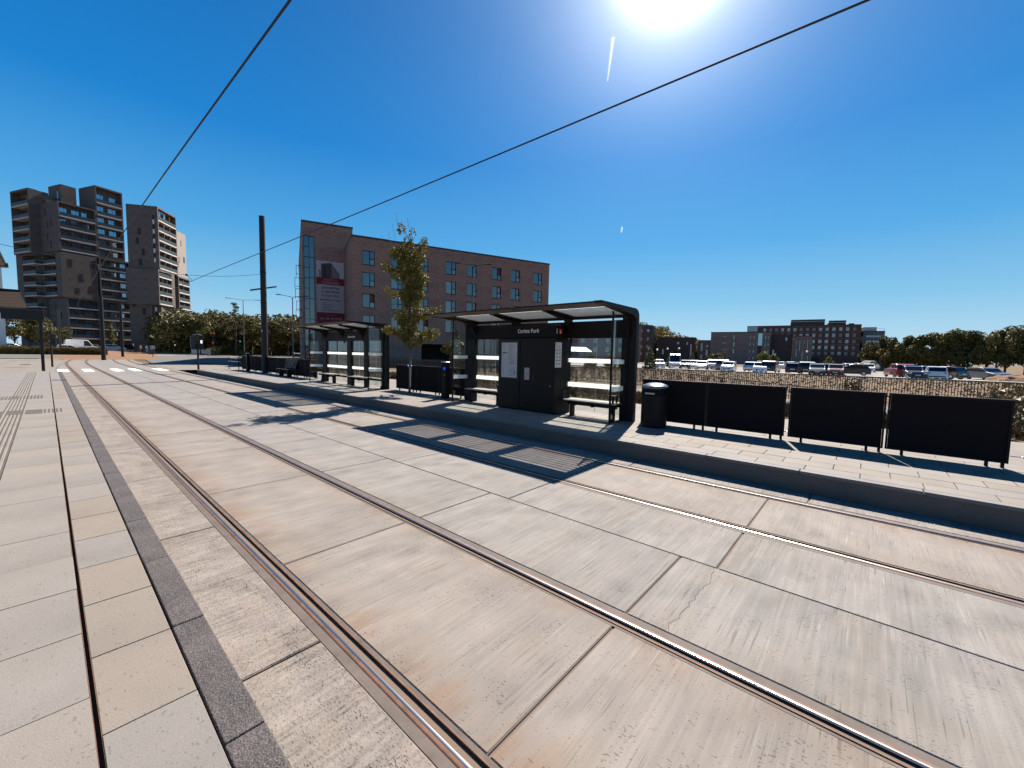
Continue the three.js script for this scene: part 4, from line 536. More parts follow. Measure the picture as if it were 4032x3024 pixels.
// ------------------------------------------------------------------ buildings
const rect = (x0, x1, y0, y1) => [[x0, y0], [x1, y0], [x1, y1], [x0, y1]];
{
  // brick student housing behind the shelters
  const B = thing('brick_housing', 'long reddish brick housing block with a big banner on its taller end', 'apartment block', [27.9, 0, -53.7], -20.65 * Math.PI / 180), Ht = 17.34, len = 31.86;
  const cols = [1.3, 5.15, 8.96, 13.26, 16.7, 21.02, 24.45, 28.8], rows = [13.79, 10.85, 7.91, 4.97], holes = [];
  for (const c of cols) for (const r of rows) holes.push(rect(c, c + 1.64, r, r + 1.92));
  holes.push(rect(9.6, 15.6, .02, 3.15));
  mesh('wall', extrude([[0, 0], [len, 0], [len, Ht], [0, Ht]], .4, 0, holes).translate(0, 0, -.4), M.brick, B);
  mesh('wall', [box(0, .4, 0, Ht, -14, -.4), box(len - .4, len, 0, Ht, -14, -.4), box(.4, len - .4, 0, Ht - .2, -14, -13.6)], M.brick, B); mesh('interior', [box(.4, len - .4, 3.3, Ht - .3, -5, -1.6), box(9, 16, 0, 3.3, -6, -5)], M.recess, B); mesh('roof', box(.2, len - .2, Ht - .25, Ht - .05, -13.9, -.2), M.cap, B); mesh('parapet_cap', box(-.06, len + .06, Ht, Ht + .22, -14, .06), M.cap, B);
  let k = 0;
  for (const c of cols) for (const r of rows) {
    const open = hash(c * 10 | 0, r * 10 | 0) > .72, w = mesh('window', [box(c, c + 1.64, r + 1.86, r + 1.92, -.22, -.08), box(c, c + 1.64, r, r + .06, -.22, -.08), box(c, c + .06, r + .06, r + 1.86, -.22, -.08), box(c + 1.58, c + 1.64, r + .06, r + 1.86, -.22, -.08), box(c + .97, c + 1.05, r + .06, r + 1.86, -.22, -.08), box(c + 1.05, c + 1.58, r + .76, r + .84, -.22, -.08), box(c - .04, c + 1.68, r - .05, r - .001, -.25, .04)], M.darker, B);
    mesh('pane', box(c + .06, c + .97, r + .06, r + 1.86, -.17, -.15), hash(k, 5) > .8 ? M.windowPale : M.window, w);
    mesh('pane', open ? box(c + 1.06, c + 1.10, r + .84, r + 1.86, -.6, -.16) : box(c + 1.05, c + 1.58, r + .84, r + 1.86, -.17, -.15), M.window, w); mesh('pane', box(c + 1.05, c + 1.58, r + .06, r + .76, -.17, -.15), hash(k, 8) > .5 ? M.windowPale : M.window, w);
    if (open) mesh('curtain', box(c + 1.12, c + 1.56, r + .86, r + 1.84, -.34, -.32), hash(k, 3) > .5 ? mat([.25, .05, .04], .9) : mat([.5, .45, .4], .9), w); k++;
  }
  // taller stair end, set back
  const s0 = -5.9, s1 = 1.0, zf = -7.65, h2 = 20.4;
  mesh('stair_wall', [extrude([[s0, 0], [s1, 0], [s1, h2], [s0, h2]], .4, 0, [rect(s0 + .22, s0 + 1.62, .4, 18.5)]).translate(0, 0, zf - .4), box(s0, s1 + 6, 0, h2, -46, zf - 3), box(s0 + 1.7, s1, 0, h2 - .1, zf - 3, zf - .4), box(s0, s0 + .2, 0, h2 - .1, zf - 3, zf - .4)], M.brick, B); mesh('parapet_cap', box(s0 - .06, s1 + .06, h2, h2 + .24, -46, zf + .06), M.cap, B);
  mesh('wall', extrude(rect(0, 7.2, 0, Ht), .3, 0, [3.4, 6.3, 9.3, 12.3].map((y) => rect(4.4, 5.0, y, y + 1.9))).rotateY(Math.PI / 2).translate(-.02, 0, -.4), M.brick, B);
  for (const y of [3.4, 6.3, 9.3, 12.3]) mesh('window', box(.08, .14, y, y + 1.9, -5.4, -4.8), M.window, B);
  const gl = mesh('stair_glazing', [s0 + .22, s0 + .88, s0 + 1.56].map((x) => box(x, x + .06, .4, 18.5, zf - .3, zf - .12)), M.darker, B);
  for (let i = 0; i < 12; i++) { const y = 18.44 - i * 1.5; mesh('transom', box(s0 + .28, s0 + (i & 1 ? .88 : 1.56), y, y + .06, zf - .29, zf - .13), M.darker, gl); if (i < 12) mesh('pane', box(s0 + .28, s0 + .88, y - 1.44, y, zf - .22, zf - .2), M.window, gl); if (!(i & 1)) mesh('pane', box(s0 + .94, s0 + 1.56, y - 2.94, y, zf - .22, zf - .2), M.window, gl); }
  for (const [y, z, d] of [[13.2, -10, .8], [11.3, -9.5, 1.0], [9.8, -10.4, .95], [8.2, -12.5, .8], [6.9, -14, .9], [5.6, -12, .7], [4.3, -9.4, .55], [2.3, -10, .8]]) mesh('balcony_frame', [box(s0 - d, s0, y + 1.25, y + 1.31, z - .03, z + .03), box(s0 - d, s0, y, y + .06, z - .03, z + .03), box(s0 - d, s0 - d + .06, y + .06, y + 1.25, z - .03, z + .03), box(s0 - d, s0 - d + .06, y + 1.25, y + 1.31, z - 2.4, z - .03), box(s0 - d, s0 - d + .06, y, y + .06, z - 2.4, z - .03)], M.darker, B);
  // banner
  const cv = document.createElement('canvas'); cv.width = 480; cv.height = 1120; const x = cv.getContext('2d'), W = 480;
  x.fillStyle = '#c9bdb9'; x.fillRect(0, 0, W, 1120); x.fillStyle = '#d9d6d8'; x.fillRect(0, 0, W, 300); x.fillStyle = '#5a4f4c'; x.beginPath(); x.moveTo(80, 50); x.lineTo(250, 20); x.lineTo(400, 220); x.lineTo(400, 300); x.lineTo(80, 300); x.fill(); x.fillStyle = '#8b827f'; x.beginPath(); x.moveTo(260, 60); x.lineTo(390, 230); x.lineTo(390, 300); x.lineTo(260, 300); x.fill(); x.fillStyle = '#1d1818'; for (let i = 0; i < 5; i++) x.fillRect(122, 92 + i * 42, 34, 28); x.fillStyle = '#2e2a26'; for (let i = 0; i < 5; i++) x.fillRect(28 + (i & 1) * 14, 170 + i * 26, 46, 14);
  x.fillStyle = '#8e1523'; x.fillRect(0, 296, W, 124); x.fillRect(0, 930, W, 190); x.textAlign = 'center'; x.fillStyle = '#d8a9a9'; x.font = '46px sans-serif'; x.fillText('UDLEJES TIL', W / 2, 348); x.font = 'bold 46px sans-serif'; x.fillText('STUDERENDE!', W / 2, 402);
  x.fillStyle = '#33262a'; x.font = 'bold 62px sans-serif'; x.fillText('Attraktive', W / 2, 498); x.fillText('2-værelses', W / 2, 568); x.fillStyle = '#7d7072'; x.fillText('lejligheder', W / 2, 638); x.fillStyle = '#33262a';
  x.fillRect(50, 690, 190, 16); x.fillRect(264, 694, 36, 14); x.fillRect(322, 696, 104, 14); x.fillStyle = '#4a3e40'; [[90, 90], [90, 180], [90, 210], [90, 130], [90, 160], [90, 300]].forEach(([a, b], i) => { x.fillRect(a, 752 + i * 27, b, 8); if (i === 2 || i === 4) x.fillRect(66, 752 + i * 27, 8, 8); });
  x.fillStyle = '#a8545c'; x.font = 'bold 44px sans-serif'; x.fillText('KONTAKT', W / 2, 996); x.fillStyle = '#d9b6b4'; x.font = 'bold 54px sans-serif'; x.fillText('TLF. 63 14 27 50', W / 2, 1062, 400); x.fillStyle = '#a8545c'; x.fillRect(60, 1086, 330, 8);
  const tx = new THREE.CanvasTexture(cv); tx.colorSpace = THREE.SRGBColorSpace;
  const bn = mesh('banner', box(-4.05, -.25, 6.0, 15.1, zf + .02, zf + .05), M.paper, B); mesh('banner_print', new THREE.PlaneGeometry(3.8, 9.1).translate(-2.15, 10.55, zf + .054), mat([.62, .56, .56], .75, 0, { map: tx }), bn);
}
// balconies: M maps x to the right, y up, z out of the facade
function bay(P, X, x0, x1, lines, fh, o = {}) {
  const dep = o.depth ?? 1.7, E = (g) => g.applyMatrix4(X), w = x1 - x0;
  for (const y of lines) {
    mesh('balcony_slab', E(box(x0, x1, y - .22, y + .06, -dep, .05)), M.slabEdge, P);
    mesh('balustrade', E(box(x0 + .02, x1 - .02, y + .08, y + 1.0, -.03, .0)), o.glass || M.balustrade, P);
    const n = o.n ?? Math.max(1, Math.round(w / 2.6));
    for (let i = 0; i < n; i++) {
      const a = x0 + w * (i + .06 + .16 * hash(i, y * 7 | 0)) / n, ww = w / n * (.5 + .22 * hash(i + 9, y * 5 | 0)), win = mesh('window', E(box(a, a + ww, y + .12, y + fh - .4, -dep + .02, -dep + .08)), M.darker, P);
      mesh('pane', E(box(a + .08, a + ww * .62, y + .2, y + fh - .48, -dep + .08, -dep + .1)), o.dim ? M.window : M.windowBlue, win); mesh('pane', E(box(a + ww * .66, a + ww - .06, y + .2, y + fh - .48, -dep + .08, -dep + .1)), o.dim ? M.recess : M.windowBlue, win);
    }
    if (o.fins) for (let i = 1; i < o.fins; i++) mesh('partition', E(box(x0 + w * i / o.fins - .08, x0 + w * i / o.fins + .08, y + .06, y + fh - .3, -dep, -.15)), M.greybrick, P);
  }
}
const ID = new THREE.Matrix4(), LF = (x) => new THREE.Matrix4().makeBasis(new THREE.Vector3(0, 0, 1), new THREE.Vector3(0, 1, 0), new THREE.Vector3(-1, 0, 0)).setPosition(x, 0, 0);
{
  const A = thing('stepped_tower', 'tall grey brown brick tower of shifted stacked blocks with balconies, nearest the picture edge', 'residential tower', [10.1, .4, -166.1], (90 - 69.4) * Math.PI / 180), W = (l, m = M.greybrick) => mesh('wall', l, m, A), d = 1.7;
  const shell = (x0, x1, y0, y1, zb, t = .28, pr = 0) => W([box(x0, x1, y0, y1, zb, -d), box(x0, x0 + t, y0, y1, -d, pr), box(x1 - t, x1, y0, y1, -d, pr), box(x0 + t, x1 - t, y1 - .4, y1, -d, pr), box(x0 + t, x1 - t, y0, y0 + .35, -d, pr)]);
  const dark = (x0, x1, y0, y1) => mesh('recess_wall', box(x0, x1, y0, y1, -d, -d + .015), M.greybrick, A);
  shell(-7, .8, 26.4, 39.4, -9); dark(-6.7, .5, 26.7, 39); bay(A, ID, -6.7, .5, [35.7, 32.7, 29.8, 26.9], 2.9);
  shell(.83, 7, 25.9, 46.3, -8); dark(1.1, 6.7, 26.2, 45.9); bay(A, ID, 1.1, 6.7, [41.8, 38.5, 35.4, 32.2, 29.2, 26.3], 3.05);
  W(box(-2.7, .5, 39, 46.3, -15, -8.6)); mesh('window', box(-2.74, -2.68, 42.5, 44.4, -10.6, -9.9), M.windowPale, A); W(box(-6, -2.7, 39, 41, -14, -8));
  W([box(-7.3, -5, 26, 43, -18.3, -9.3), box(-9, -7.3, 42.5, 43, -18.3, -9), box(-9, -7.3, 26, 26.3, -18.3, -9), box(-9, -7.3, 26.3, 42.5, -18.3, -18), box(-9, -5, 26.3, 42.5, -9.3, -9)]); mesh('recess_wall', box(-7.32, -7.305, 26.3, 42.5, -18, -9.3), M.greybrick, A); bay(A, LF(-9), -17.9, -9.4, [38.9, 35.5, 32.4, 29.5, 26.5], 3.05, { n: 2, dim: 1 });
  W([box(-5.3, .4, 14.3, 26.2, -10, .15), box(-7, -5.3, 14.3, 26.2, -2.4, .15), box(-7, -5.3, 25.8, 26.2, -9, -2.4), box(-7, -5.3, 14.3, 14.6, -9, -2.4)]); mesh('recess_wall', box(-5.32, -5.305, 14.6, 25.8, -9, -2.5), M.greybrick, A); bay(A, LF(-7), -8.6, -2.6, [23.4, 20.6, 17.6, 14.8], 2.9, { n: 2, dim: 1 });
  W([box(-6.8, -5.3, 2, 26, -16, -9.2), box(-8.4, -6.8, 25.6, 26, -16, -9), box(-8.4, -6.8, 2, 26, -16, -15.7)]); bay(A, LF(-8.4), -15.6, -9.2, [23.4, 20.6, 17.6, 14.8, 11.8, 8.8], 2.9, { n: 2, dim: 1 });
  shell(.83, 8.8, 14.6, 26.5, -8, .28, .25); dark(1.1, 8.5, 14.9, 26.1); bay(A, ID, 1.1, 8.5, [23.4, 20.6, 17.6, 15.0], 2.9);
  shell(-6.2, .8, .0, 14.3, -16, .28, .1); dark(-5.9, .5, .3, 13.9); bay(A, ID, -5.9, .5, [13.0 - 1.4, 8.9, 6.2, 3.4], 2.7); shell(.83, 8, 0, 14.4, -16); dark(1.1, 7.7, .3, 14); bay(A, ID, 1.1, 7.7, [11.6, 8.9, 6.2, 3.4], 2.7); W([box(-6, 7, 0, 38.8, -26, -9.4)]);
  for (const [x, y, h] of [[-5.6, 22.5, 2], [-3.5, 19, 2], [-1.6, 16, 1.9], [-4.4, 15.6, 1.5], [-.9, 23, 2]]) mesh('window', box(x, x + .8, y, y + h, .13, .17), M.recess, A);
  for (const [z, y] of [[-6.5, 36], [-3.8, 33], [-5.6, 32.6], [-6, 29.4], [-4.5, 27.4]]) mesh('window', box(-7.02, -6.99, y, y + 2, z, z + .6), M.recess, A);
  for (const [z, y] of [[-6, 11], [-3.5, 8.5], [-7.2, 6], [-4, 4]]) mesh('window', box(-6.24, -6.2, y, y + 1.8, z, z + .6), M.recess, A);
}
{
  const A = thing('corner_tower', 'second grey brown brick tower with deep balconies, next to the wood', 'residential tower', [21.0, .4, -144.7], 55 * Math.PI / 180), W = (l, m = M.greybrick) => mesh('wall', l, m, A), d = 1.6;
  const shell = (x0, x1, y0, y1, zb, t = .3, pr = 0) => W([box(x0, x1, y0, y1, zb, -d + pr), box(x0, x0 + t, y0, y1, -d + pr, pr), box(x1 - t, x1, y0, y1, -d + pr, pr), box(x0 + t, x1 - t, y1 - .4, y1, -d + pr, pr), box(x0 + t, x1 - t, y0, y0 + .35, -d + pr, pr)]);
  shell(0, 8.9, 22.2, 38.6, -7); bay(A, ID, .3, 8.6, [35.2, 32.5, 30, 27.4, 24.9, 22.6], 2.6, { fins: 3, n: 2, dim: 1, depth: d });
  const tg = mesh('roof_glazing', box(.4, 4.6, 36.2, 38, -.6, -.55), M.windowBlue, A); for (let i = 1; i < 4; i++) mesh('mullion', box(.4 + i * 1.05, .46 + i * 1.05, 36.2, 38, -.55, -.52), M.darker, tg);
  W(box(-.35, 8.9, 2.5, 22.1, -7, -1.9)); shell(-1.3, 6.3, 12.6, 22.0, -6.9, .3, .3); bay(A, new THREE.Matrix4().setPosition(0, 0, .3), -1.0, 4.8, [20.2, 17.8, 15.4, 13.0], 2.4, { fins: 3, n: 2, dim: 1, depth: d }); W(box(4.8, 6.0, 12.9, 21.6, -1.2, .3));
  shell(1.4, 8.6, 1.8, 12.5, -6.8); bay(A, ID, 1.7, 8.3, [10.6, 8.1, 5.7, 3.2], 2.3, { fins: 3, n: 2, dim: 1, depth: d });
  W(box(0, 1.39, 2.2, 12.5, -7, .02)); W([box(8.95, 14.3, 22.1, 35, -6.8, -.3), box(8.95, 14.2, 0, 12.3, -6.8, -.3)], mat([.30, .25, .215], .9)); shell(8.7, 14.9, 12.4, 22.0, -6.8, .3, .1); bay(A, new THREE.Matrix4().setPosition(0, 0, .1), 9, 14.6, [19.8, 17.4, 15.0, 12.8], 2.4, { fins: 2, n: 2, depth: d });  // upper and lower side walls coloured paler, sunlight painted into their tone
  mesh('recess_wall', box(0, 14, -.4, 2.2, -6.7, -2.5), M.greybrick, A);
  for (const [z, y] of [[-4.6, 31], [-5.1, 28.4], [-3.9, 25.6], [-4.6, 23], [-4.4, 17], [-5.6, 14.6], [-6.3, 11.8], [-4.1, 10], [-3.0, 5.2], [-4.0, 3.2]]) mesh('window', box(-.37 * (y < 22) - .03, -.37 * (y < 22) + .02, y, y + 1.7, z, z + .7), M.recess, A);
  for (let i = 0; i < 10; i++) { const y = 34 - i * 2.5 - (i > 4 ? 3 : 0); mesh('stair_light', box(-.04 - (y < 22.1 ? .38 : 0), .0 - (y < 22.1 ? .36 : 0), y, y + 1.1, -1.2, -.8), M.offwhite, A); mesh('stair_slot', box(-.04 - (y < 22.1 ? .38 : 0), .0 - (y < 22.1 ? .36 : 0), y + 1.2, y + 2.3, -1.25, -.75), M.recess, A); }
  for (const [x, y, w, h] of [[11.5, 31, .3, 1.8], [12.6, 26.6, .8, 1.6], [10.2, 26, .25, 1.7], [9.6, 24.6, .25, 1.6], [12.6, 4, .8, 1.7], [10, 3.5, .25, 1.6]]) mesh('window', box(x, x + w, y, y + h, -.31, -.27), M.recess, A);
}
function block(name, label, x, z, az, len, dep, h, m, wins, extra) {
  const B = thing(name, label, 'building', [x, 0, z], (90 - az) * Math.PI / 180); mesh('wall', box(0, len, 0, h, -dep, 0), m, B); mesh('roof_edge', box(-.1, len + .1, h, h + .25, -dep, .1), M.cap, B);
  for (const [a, b, w, hh, pm] of wins) { const f = mesh('window', [box(a, a + w, b, b + .08, -.05, .05), box(a, a + w, b + hh - .08, b + hh, -.05, .05), box(a, a + .08, b + .08, b + hh - .08, -.05, .05), box(a + w - .08, a + w, b + .08, b + hh - .08, -.05, .05)], M.darker, B); mesh('pane', box(a + .08, a + w - .08, b + .08, b + hh - .08, .0, .02), pm || M.window, f); }
  if (extra) extra(B); return B;
}
{
  const R = (n, x0, dx, y, w, h, m) => Array.from({ length: n }, (_, i) => [x0 + i * dx, y, w, h, m]);
  block('pale_housing', 'pale housing block seen through the rear glass of the nearer shelter', 122, -82, 150, 26, 10, 12.5, M.beige, [9.3, 6.3, 3.2].flatMap((y) => R(6, 1.2, 4.3, y, 1.5, 1.9)));
  block('dark_block', 'tall dark brick block just past the shelter end with small bluish windows', 153, -72, 164, 8.2, 9, 14, M.darkbrick, [11.2, 8.2, 5.2, 2.4].flatMap((y) => [[3.6, y, 1.1, 1.4, M.windowPale], [6.2, y, 1.1, 1.4, M.windowBlue]]));
  block('low_dark_block', 'low dark brick block under the wooded hill', 166, -66.2, 163, 14.5, 9, 9.8, M.darkbrick, [[7.5, 7.2, 1, 1.1, M.windowPale], [11, 7.0, .8, 1.2, M.window], [2, 3, .8, 2.4, M.window], [12.5, 1, .7, 6.5, M.slabEdge]]);
  block('low_beige_block', 'low beige block with tall narrow windows next to the white balconies', 175, -52.9, 168, 10.2, 8, 8.9, M.beige, [[1, 4.6, .9, 3.4], [3, 6.2, .9, 1.1], [2.9, 2.9, .9, 2.5], [5.4, 4.4, .9, 3.6], [7.6, 6.2, .9, 1.1], [7.0, 2.2, .9, 3.8], [1, 1.3, .9, 2], [5, 1.0, .9, 1.8]], (B) => { for (const y of [6.2, 3.6, 1.2]) mesh('balcony', [box(10.4, 12.2, y, y + .12, -.4, 1.2), box(10.4, 12.2, y + .1, y + 1.2, 1.1, 1.2)], M.white, B); mesh('gap_wall', box(10.2, 12.4, 0, 9.4, -8, -2), M.darkbrick, B); });
  block('beige_block', 'beige four storey block with a blank gable and a glazed stair slot', 172, -47.3, 169.4, 19.8, 12, 11.9, M.beige, [[4.0, 10.2, 1.5, .55], [4.0, 7.6, 1.5, .55], [4.0, 5.0, 1.5, .55], [7.6, 9.2, .8, 1.8], [7.6, 6.4, .8, 2], [7.6, 3.8, .8, 2], ...[9.4, 6.8, 4.2, 1.7].flatMap((y) => [[13.1, y, .55, 1.1, M.windowPale], [14.3, y, .55, 1.1, M.windowPale], [18.0, y, .55, 1.1, M.windowPale], [18.9, y, .55, 1.1, M.window]])], (B) => { mesh('stair_glazing', box(15.9, 17.2, 7, 11.5, -.05, .06), M.windowBlue, B); mesh('stair_slot', box(15.9, 17.2, 0, 7, -.05, .05), M.darkbrick, B); });
  block('narrow_dark_block', 'dark brick block between the beige one and the office block', 178.5, -29.6, 172, 8, 10, 11, M.darkbrick, [[5.8, 8.8, .8, 1.4, M.windowPale], [2, 4, .8, 1.6, M.window]]);
  block('narrow_beige_block', 'narrow beige gable with tall windows behind the bright green tree', 179, -21.2, 172, 5.6, 10, 10.4, M.beige, [[.7, 7.8, .5, 1.2], [1.7, 5, .5, 4.2], [3, 7.8, .5, 1.2], [4, 5.6, .5, 3.8], [.8, 3, .5, 3], [2.6, 1.6, .5, 3.6], [4.2, 1.2, .5, 2.4]]);
  block('office_block', 'large dark red brick office block with many pale windows and roof terraces', 259, -52.5, 171.8, 49, 18, 20, M.redbrick, [17.0, 13.9, 10.8, 7.7, 4.7].flatMap((y, r) => R(17 - (r === 0 ? 2 : 0), 2.2 + (r === 0 ? 5.4 : 0), 2.72, y, 1.55, 1.9, M.windowOld)).map((q, i) => [q[0], q[1], q[2], q[3], hash(i, 2) > .55 ? M.windowCurtain : M.windowPale]), (B) => {
    for (const y of [19.4, 16.3, 13.2, 10.1, 7.0]) mesh('string_course', box(0, 49, y, y + .18, .0, .12), M.brick, B);
    for (const [a, b, y, h] of [[20, 34.5, 20.2, 2.9], [36, 43, 20.2, 2.1]]) { mesh('penthouse', box(a, b, y, y + h - .9, -12, -1.2), M.darkbrick, B); mesh('terrace_glass', box(a, b, y + h - .9, y + h, -.6, -.55), M.balustrade, B); mesh('terrace_rail', box(a, b, y + h, y + h + .1, -.65, -.5), M.metal, B); }
    mesh('terrace_glass', box(.2, 5, 17.2, 19.9, .1, .14), M.windowPale, B); mesh('roof_plant', box(44.5, 46.5, 20.2, 21, -6, -3), M.darkbrick, B); mesh('entrance', box(27, 33, .1, 3.4, -.05, .06), M.recess, B);
    for (let i = 0; i < 9; i++) mesh('shop_window', box(3 + i * 2.6, 4.6 + i * 2.6, .8, 3.2, -.05, .05), i % 3 ? M.window : M.windowPale, B);
  });
  block('grey_end_block', 'grey block with bands of glazing at the end of the office block', 272, -3.2, 165, 8.4, 16, 17, mat([.10, .105, .115], .6), [[1.0, 14, 6, 1.1, M.windowPale], [1.1, 11.4, 5.6, 1.1, M.windowPale], [2.3, 8.8, 4, 1.1, M.windowPale], [1.2, 6.4, 4.4, 1.1, M.windowPale]], (B) => { mesh('penthouse', box(.5, 5.4, 17.2, 19.2, -10, -1), M.slabEdge, B); mesh('terrace_rail', [box(.3, 8.2, 18.4, 18.5, -.4, -.3), box(8.0, 8.1, 17.2, 18.4, -.4, -.3)], M.metal, B); });
  block('white_building', 'sunlit white building cut by the picture edge behind the black display board', -14.2, -108.6, 86, 9.9, 14, 15.5, mat([.72, .70, .66], .85), [[7.2, 3.2, .5, 2.6], [8.6, 7, .9, 2], [5, 7, .9, 2], [8.6, 11, .9, 2], [5, 3, .9, 2]]);
}

// ------------------------------------------------------------------ cars: +x is the front, y up, wheels on y = 0
const carParts = {};
function carShape(kind) {
  if (carParts[kind]) return carParts[kind];
  const P = {
    hatch: { L: 4.0, w: 1.72, body: [[-1.98, .28], [-1.98, .72], [-1.9, .92], [-1.55, .96], [.85, .95], [1.75, .78], [1.98, .55], [1.98, .28]], roof: [[-1.86, .93], [-1.55, 1.42], [-1.1, 1.48], [-.1, 1.47], [.25, 1.40], [.95, .94]] },
    estate: { L: 4.5, w: 1.78, body: [[-2.22, .28], [-2.24, .7], [-2.18, .95], [-1.7, .98], [.95, .94], [1.95, .76], [2.22, .55], [2.22, .28]], roof: [[-2.1, .95], [-1.75, 1.40], [-1.3, 1.47], [-.1, 1.46], [.3, 1.38], [1.05, .93]] },
    suv: { L: 4.5, w: 1.88, body: [[-2.22, .36], [-2.24, .85], [-2.15, 1.08], [-1.7, 1.12], [.9, 1.10], [1.95, .98], [2.22, .72], [2.22, .36]], roof: [[-2.1, 1.08], [-1.85, 1.58], [-1.5, 1.68], [-.1, 1.68], [.3, 1.58], [1.0, 1.09]] },
    van: { L: 5.2, w: 2.0, body: [[-2.6, .35], [-2.6, 1.2], [-2.58, 1.25], [1.35, 1.2], [2.3, 1.0], [2.58, .75], [2.58, .35]], roof: [[-2.58, 1.2], [-2.55, 2.35], [-2.4, 2.5], [.5, 2.5], [.75, 2.4], [1.5, 1.18]] },
  }[kind];
  const b = extrude(P.body, P.w - .12, .06).translate(0, 0, -(P.w - .12) / 2), c = P.w - .26, g = extrude(P.roof, c - .12, .06).translate(0, 0, -(c - .12) / 2);
  const n = P.roof.length, top = extrude([...P.roof.slice(1, n - 1), ...P.roof.slice(1, n - 1).reverse().map(([x, y]) => [x, y - .07])], c - .06, .065).translate(0, .01, -(c - .06) / 2);
  const pil = []; const zc = c / 2 + .012; for (const s of [-1, 1]) { pil.push(rod([P.roof[0][0], P.roof[0][1], s * zc], [P.roof[1][0], P.roof[1][1], s * zc], .06), rod([P.roof[n - 1][0], P.roof[n - 1][1], s * zc], [P.roof[n - 2][0], P.roof[n - 2][1], s * zc], .045), rod([-.35, P.roof[n - 1][1], s * zc], [-.35, P.roof[n - 2][1], s * zc], .04)); if (kind === 'van') pil.push(box(-2.5, .1, 1.2, 2.4, s * zc - .03, s * zc + .03)); }
  const wr = kind === 'suv' || kind === 'van' ? .36 : .31, wx = P.L * .32;
  const tyre = new THREE.LatheGeometry([[wr * .62, -.1], [wr * .95, -.1], [wr, -.06], [wr, .06], [wr * .95, .1], [wr * .62, .1]].map((p) => new THREE.Vector2(...p)), 18).toNonIndexed().rotateX(Math.PI / 2), rim = new THREE.CylinderGeometry(wr * .63, wr * .63, .16, 14).rotateX(Math.PI / 2).toNonIndexed();
  const e = P.L / 2, hy = P.body[P.body.length - 2][1] + .12;
  return carParts[kind] = { P, b, g, body: merge([b, top, ...pil]), tyre, rim, wr, wx, lamp: [rbox(e - .16, e + .0, hy - .06, hy + .1, .5, P.w / 2 - .06, .03), rbox(e - .16, e + .0, hy - .06, hy + .1, -P.w / 2 + .06, -.5, .03)], tail: [rbox(-e - .03, -e + .1, hy - .02, hy + .18, .52, P.w / 2 - .04, .02), rbox(-e - .03, -e + .1, hy - .02, hy + .18, -P.w / 2 + .04, -.52, .02)], grille: merge([rbox(e - .02, e + .055, .40, .56, -.45, .45, .02), rbox(-e - .05, -e + .02, .33, .45, -.7, .7, .02)]), plate: merge([box(e + .055, e + .065, .43, .53, -.26, .26), box(-e - .075, -e - .062, .6, .71, -.26, .26)]) };
}
const MC = { glass: mat([.008, .008, .009], .08, 0, { ior: 1.5 }), tyre: mat([.012, .012, .012], .9), rim: mat([.4, .4, .4], .3, .9), head: mat([.75, .75, .75], .08, .5), tail: mat([.3, .01, .01], .3), plate: mat([.7, .7, .68], .5) };
const paint = {}; const pc = { white: [.78, .78, .76], silver: [.48, .49, .50], grey: [.16, .165, .17], black: [.012, .012, .013], navy: [.018, .025, .045], red: [.30, .018, .014], maroon: [.13, .014, .016], dark: [.03, .032, .035] };
const paintOf = (k) => paint[k] || (paint[k] = mat(pc[k], .32, k === 'silver' || k === 'grey' ? .5 : 0, { clearcoat: 1, clearcoatRoughness: .06 }));
function car(kind, colour, x, z, ry, label, group) {
  const s = carShape(kind), t = thing(kind === 'van' ? 'parked_van' : 'parked_car', label, kind === 'van' ? 'van' : 'car', [x, rise(x, z) - (x > 66 ? .04 : -.006), z], ry, group);
  mesh('body', s.body, paintOf(colour), t); mesh('windows', s.g, MC.glass, t);
  for (const sx of [-1, 1]) for (const sz of [-1, 1]) { const w = mesh('wheel', s.tyre, MC.tyre, t); w.position.set(sx * s.wx, s.wr, sz * (s.P.w / 2 - .1)); mesh('rim', s.rim, MC.rim, w).position.set(0, 0, sz * .03); }
  for (const g of s.lamp) mesh('headlight', g, MC.head, t); for (const g of s.tail) mesh('taillight', g, MC.tail, t);
  mesh('grille', s.grille, MC.tyre, t); mesh('plate', s.plate, MC.plate, t); return t;
}
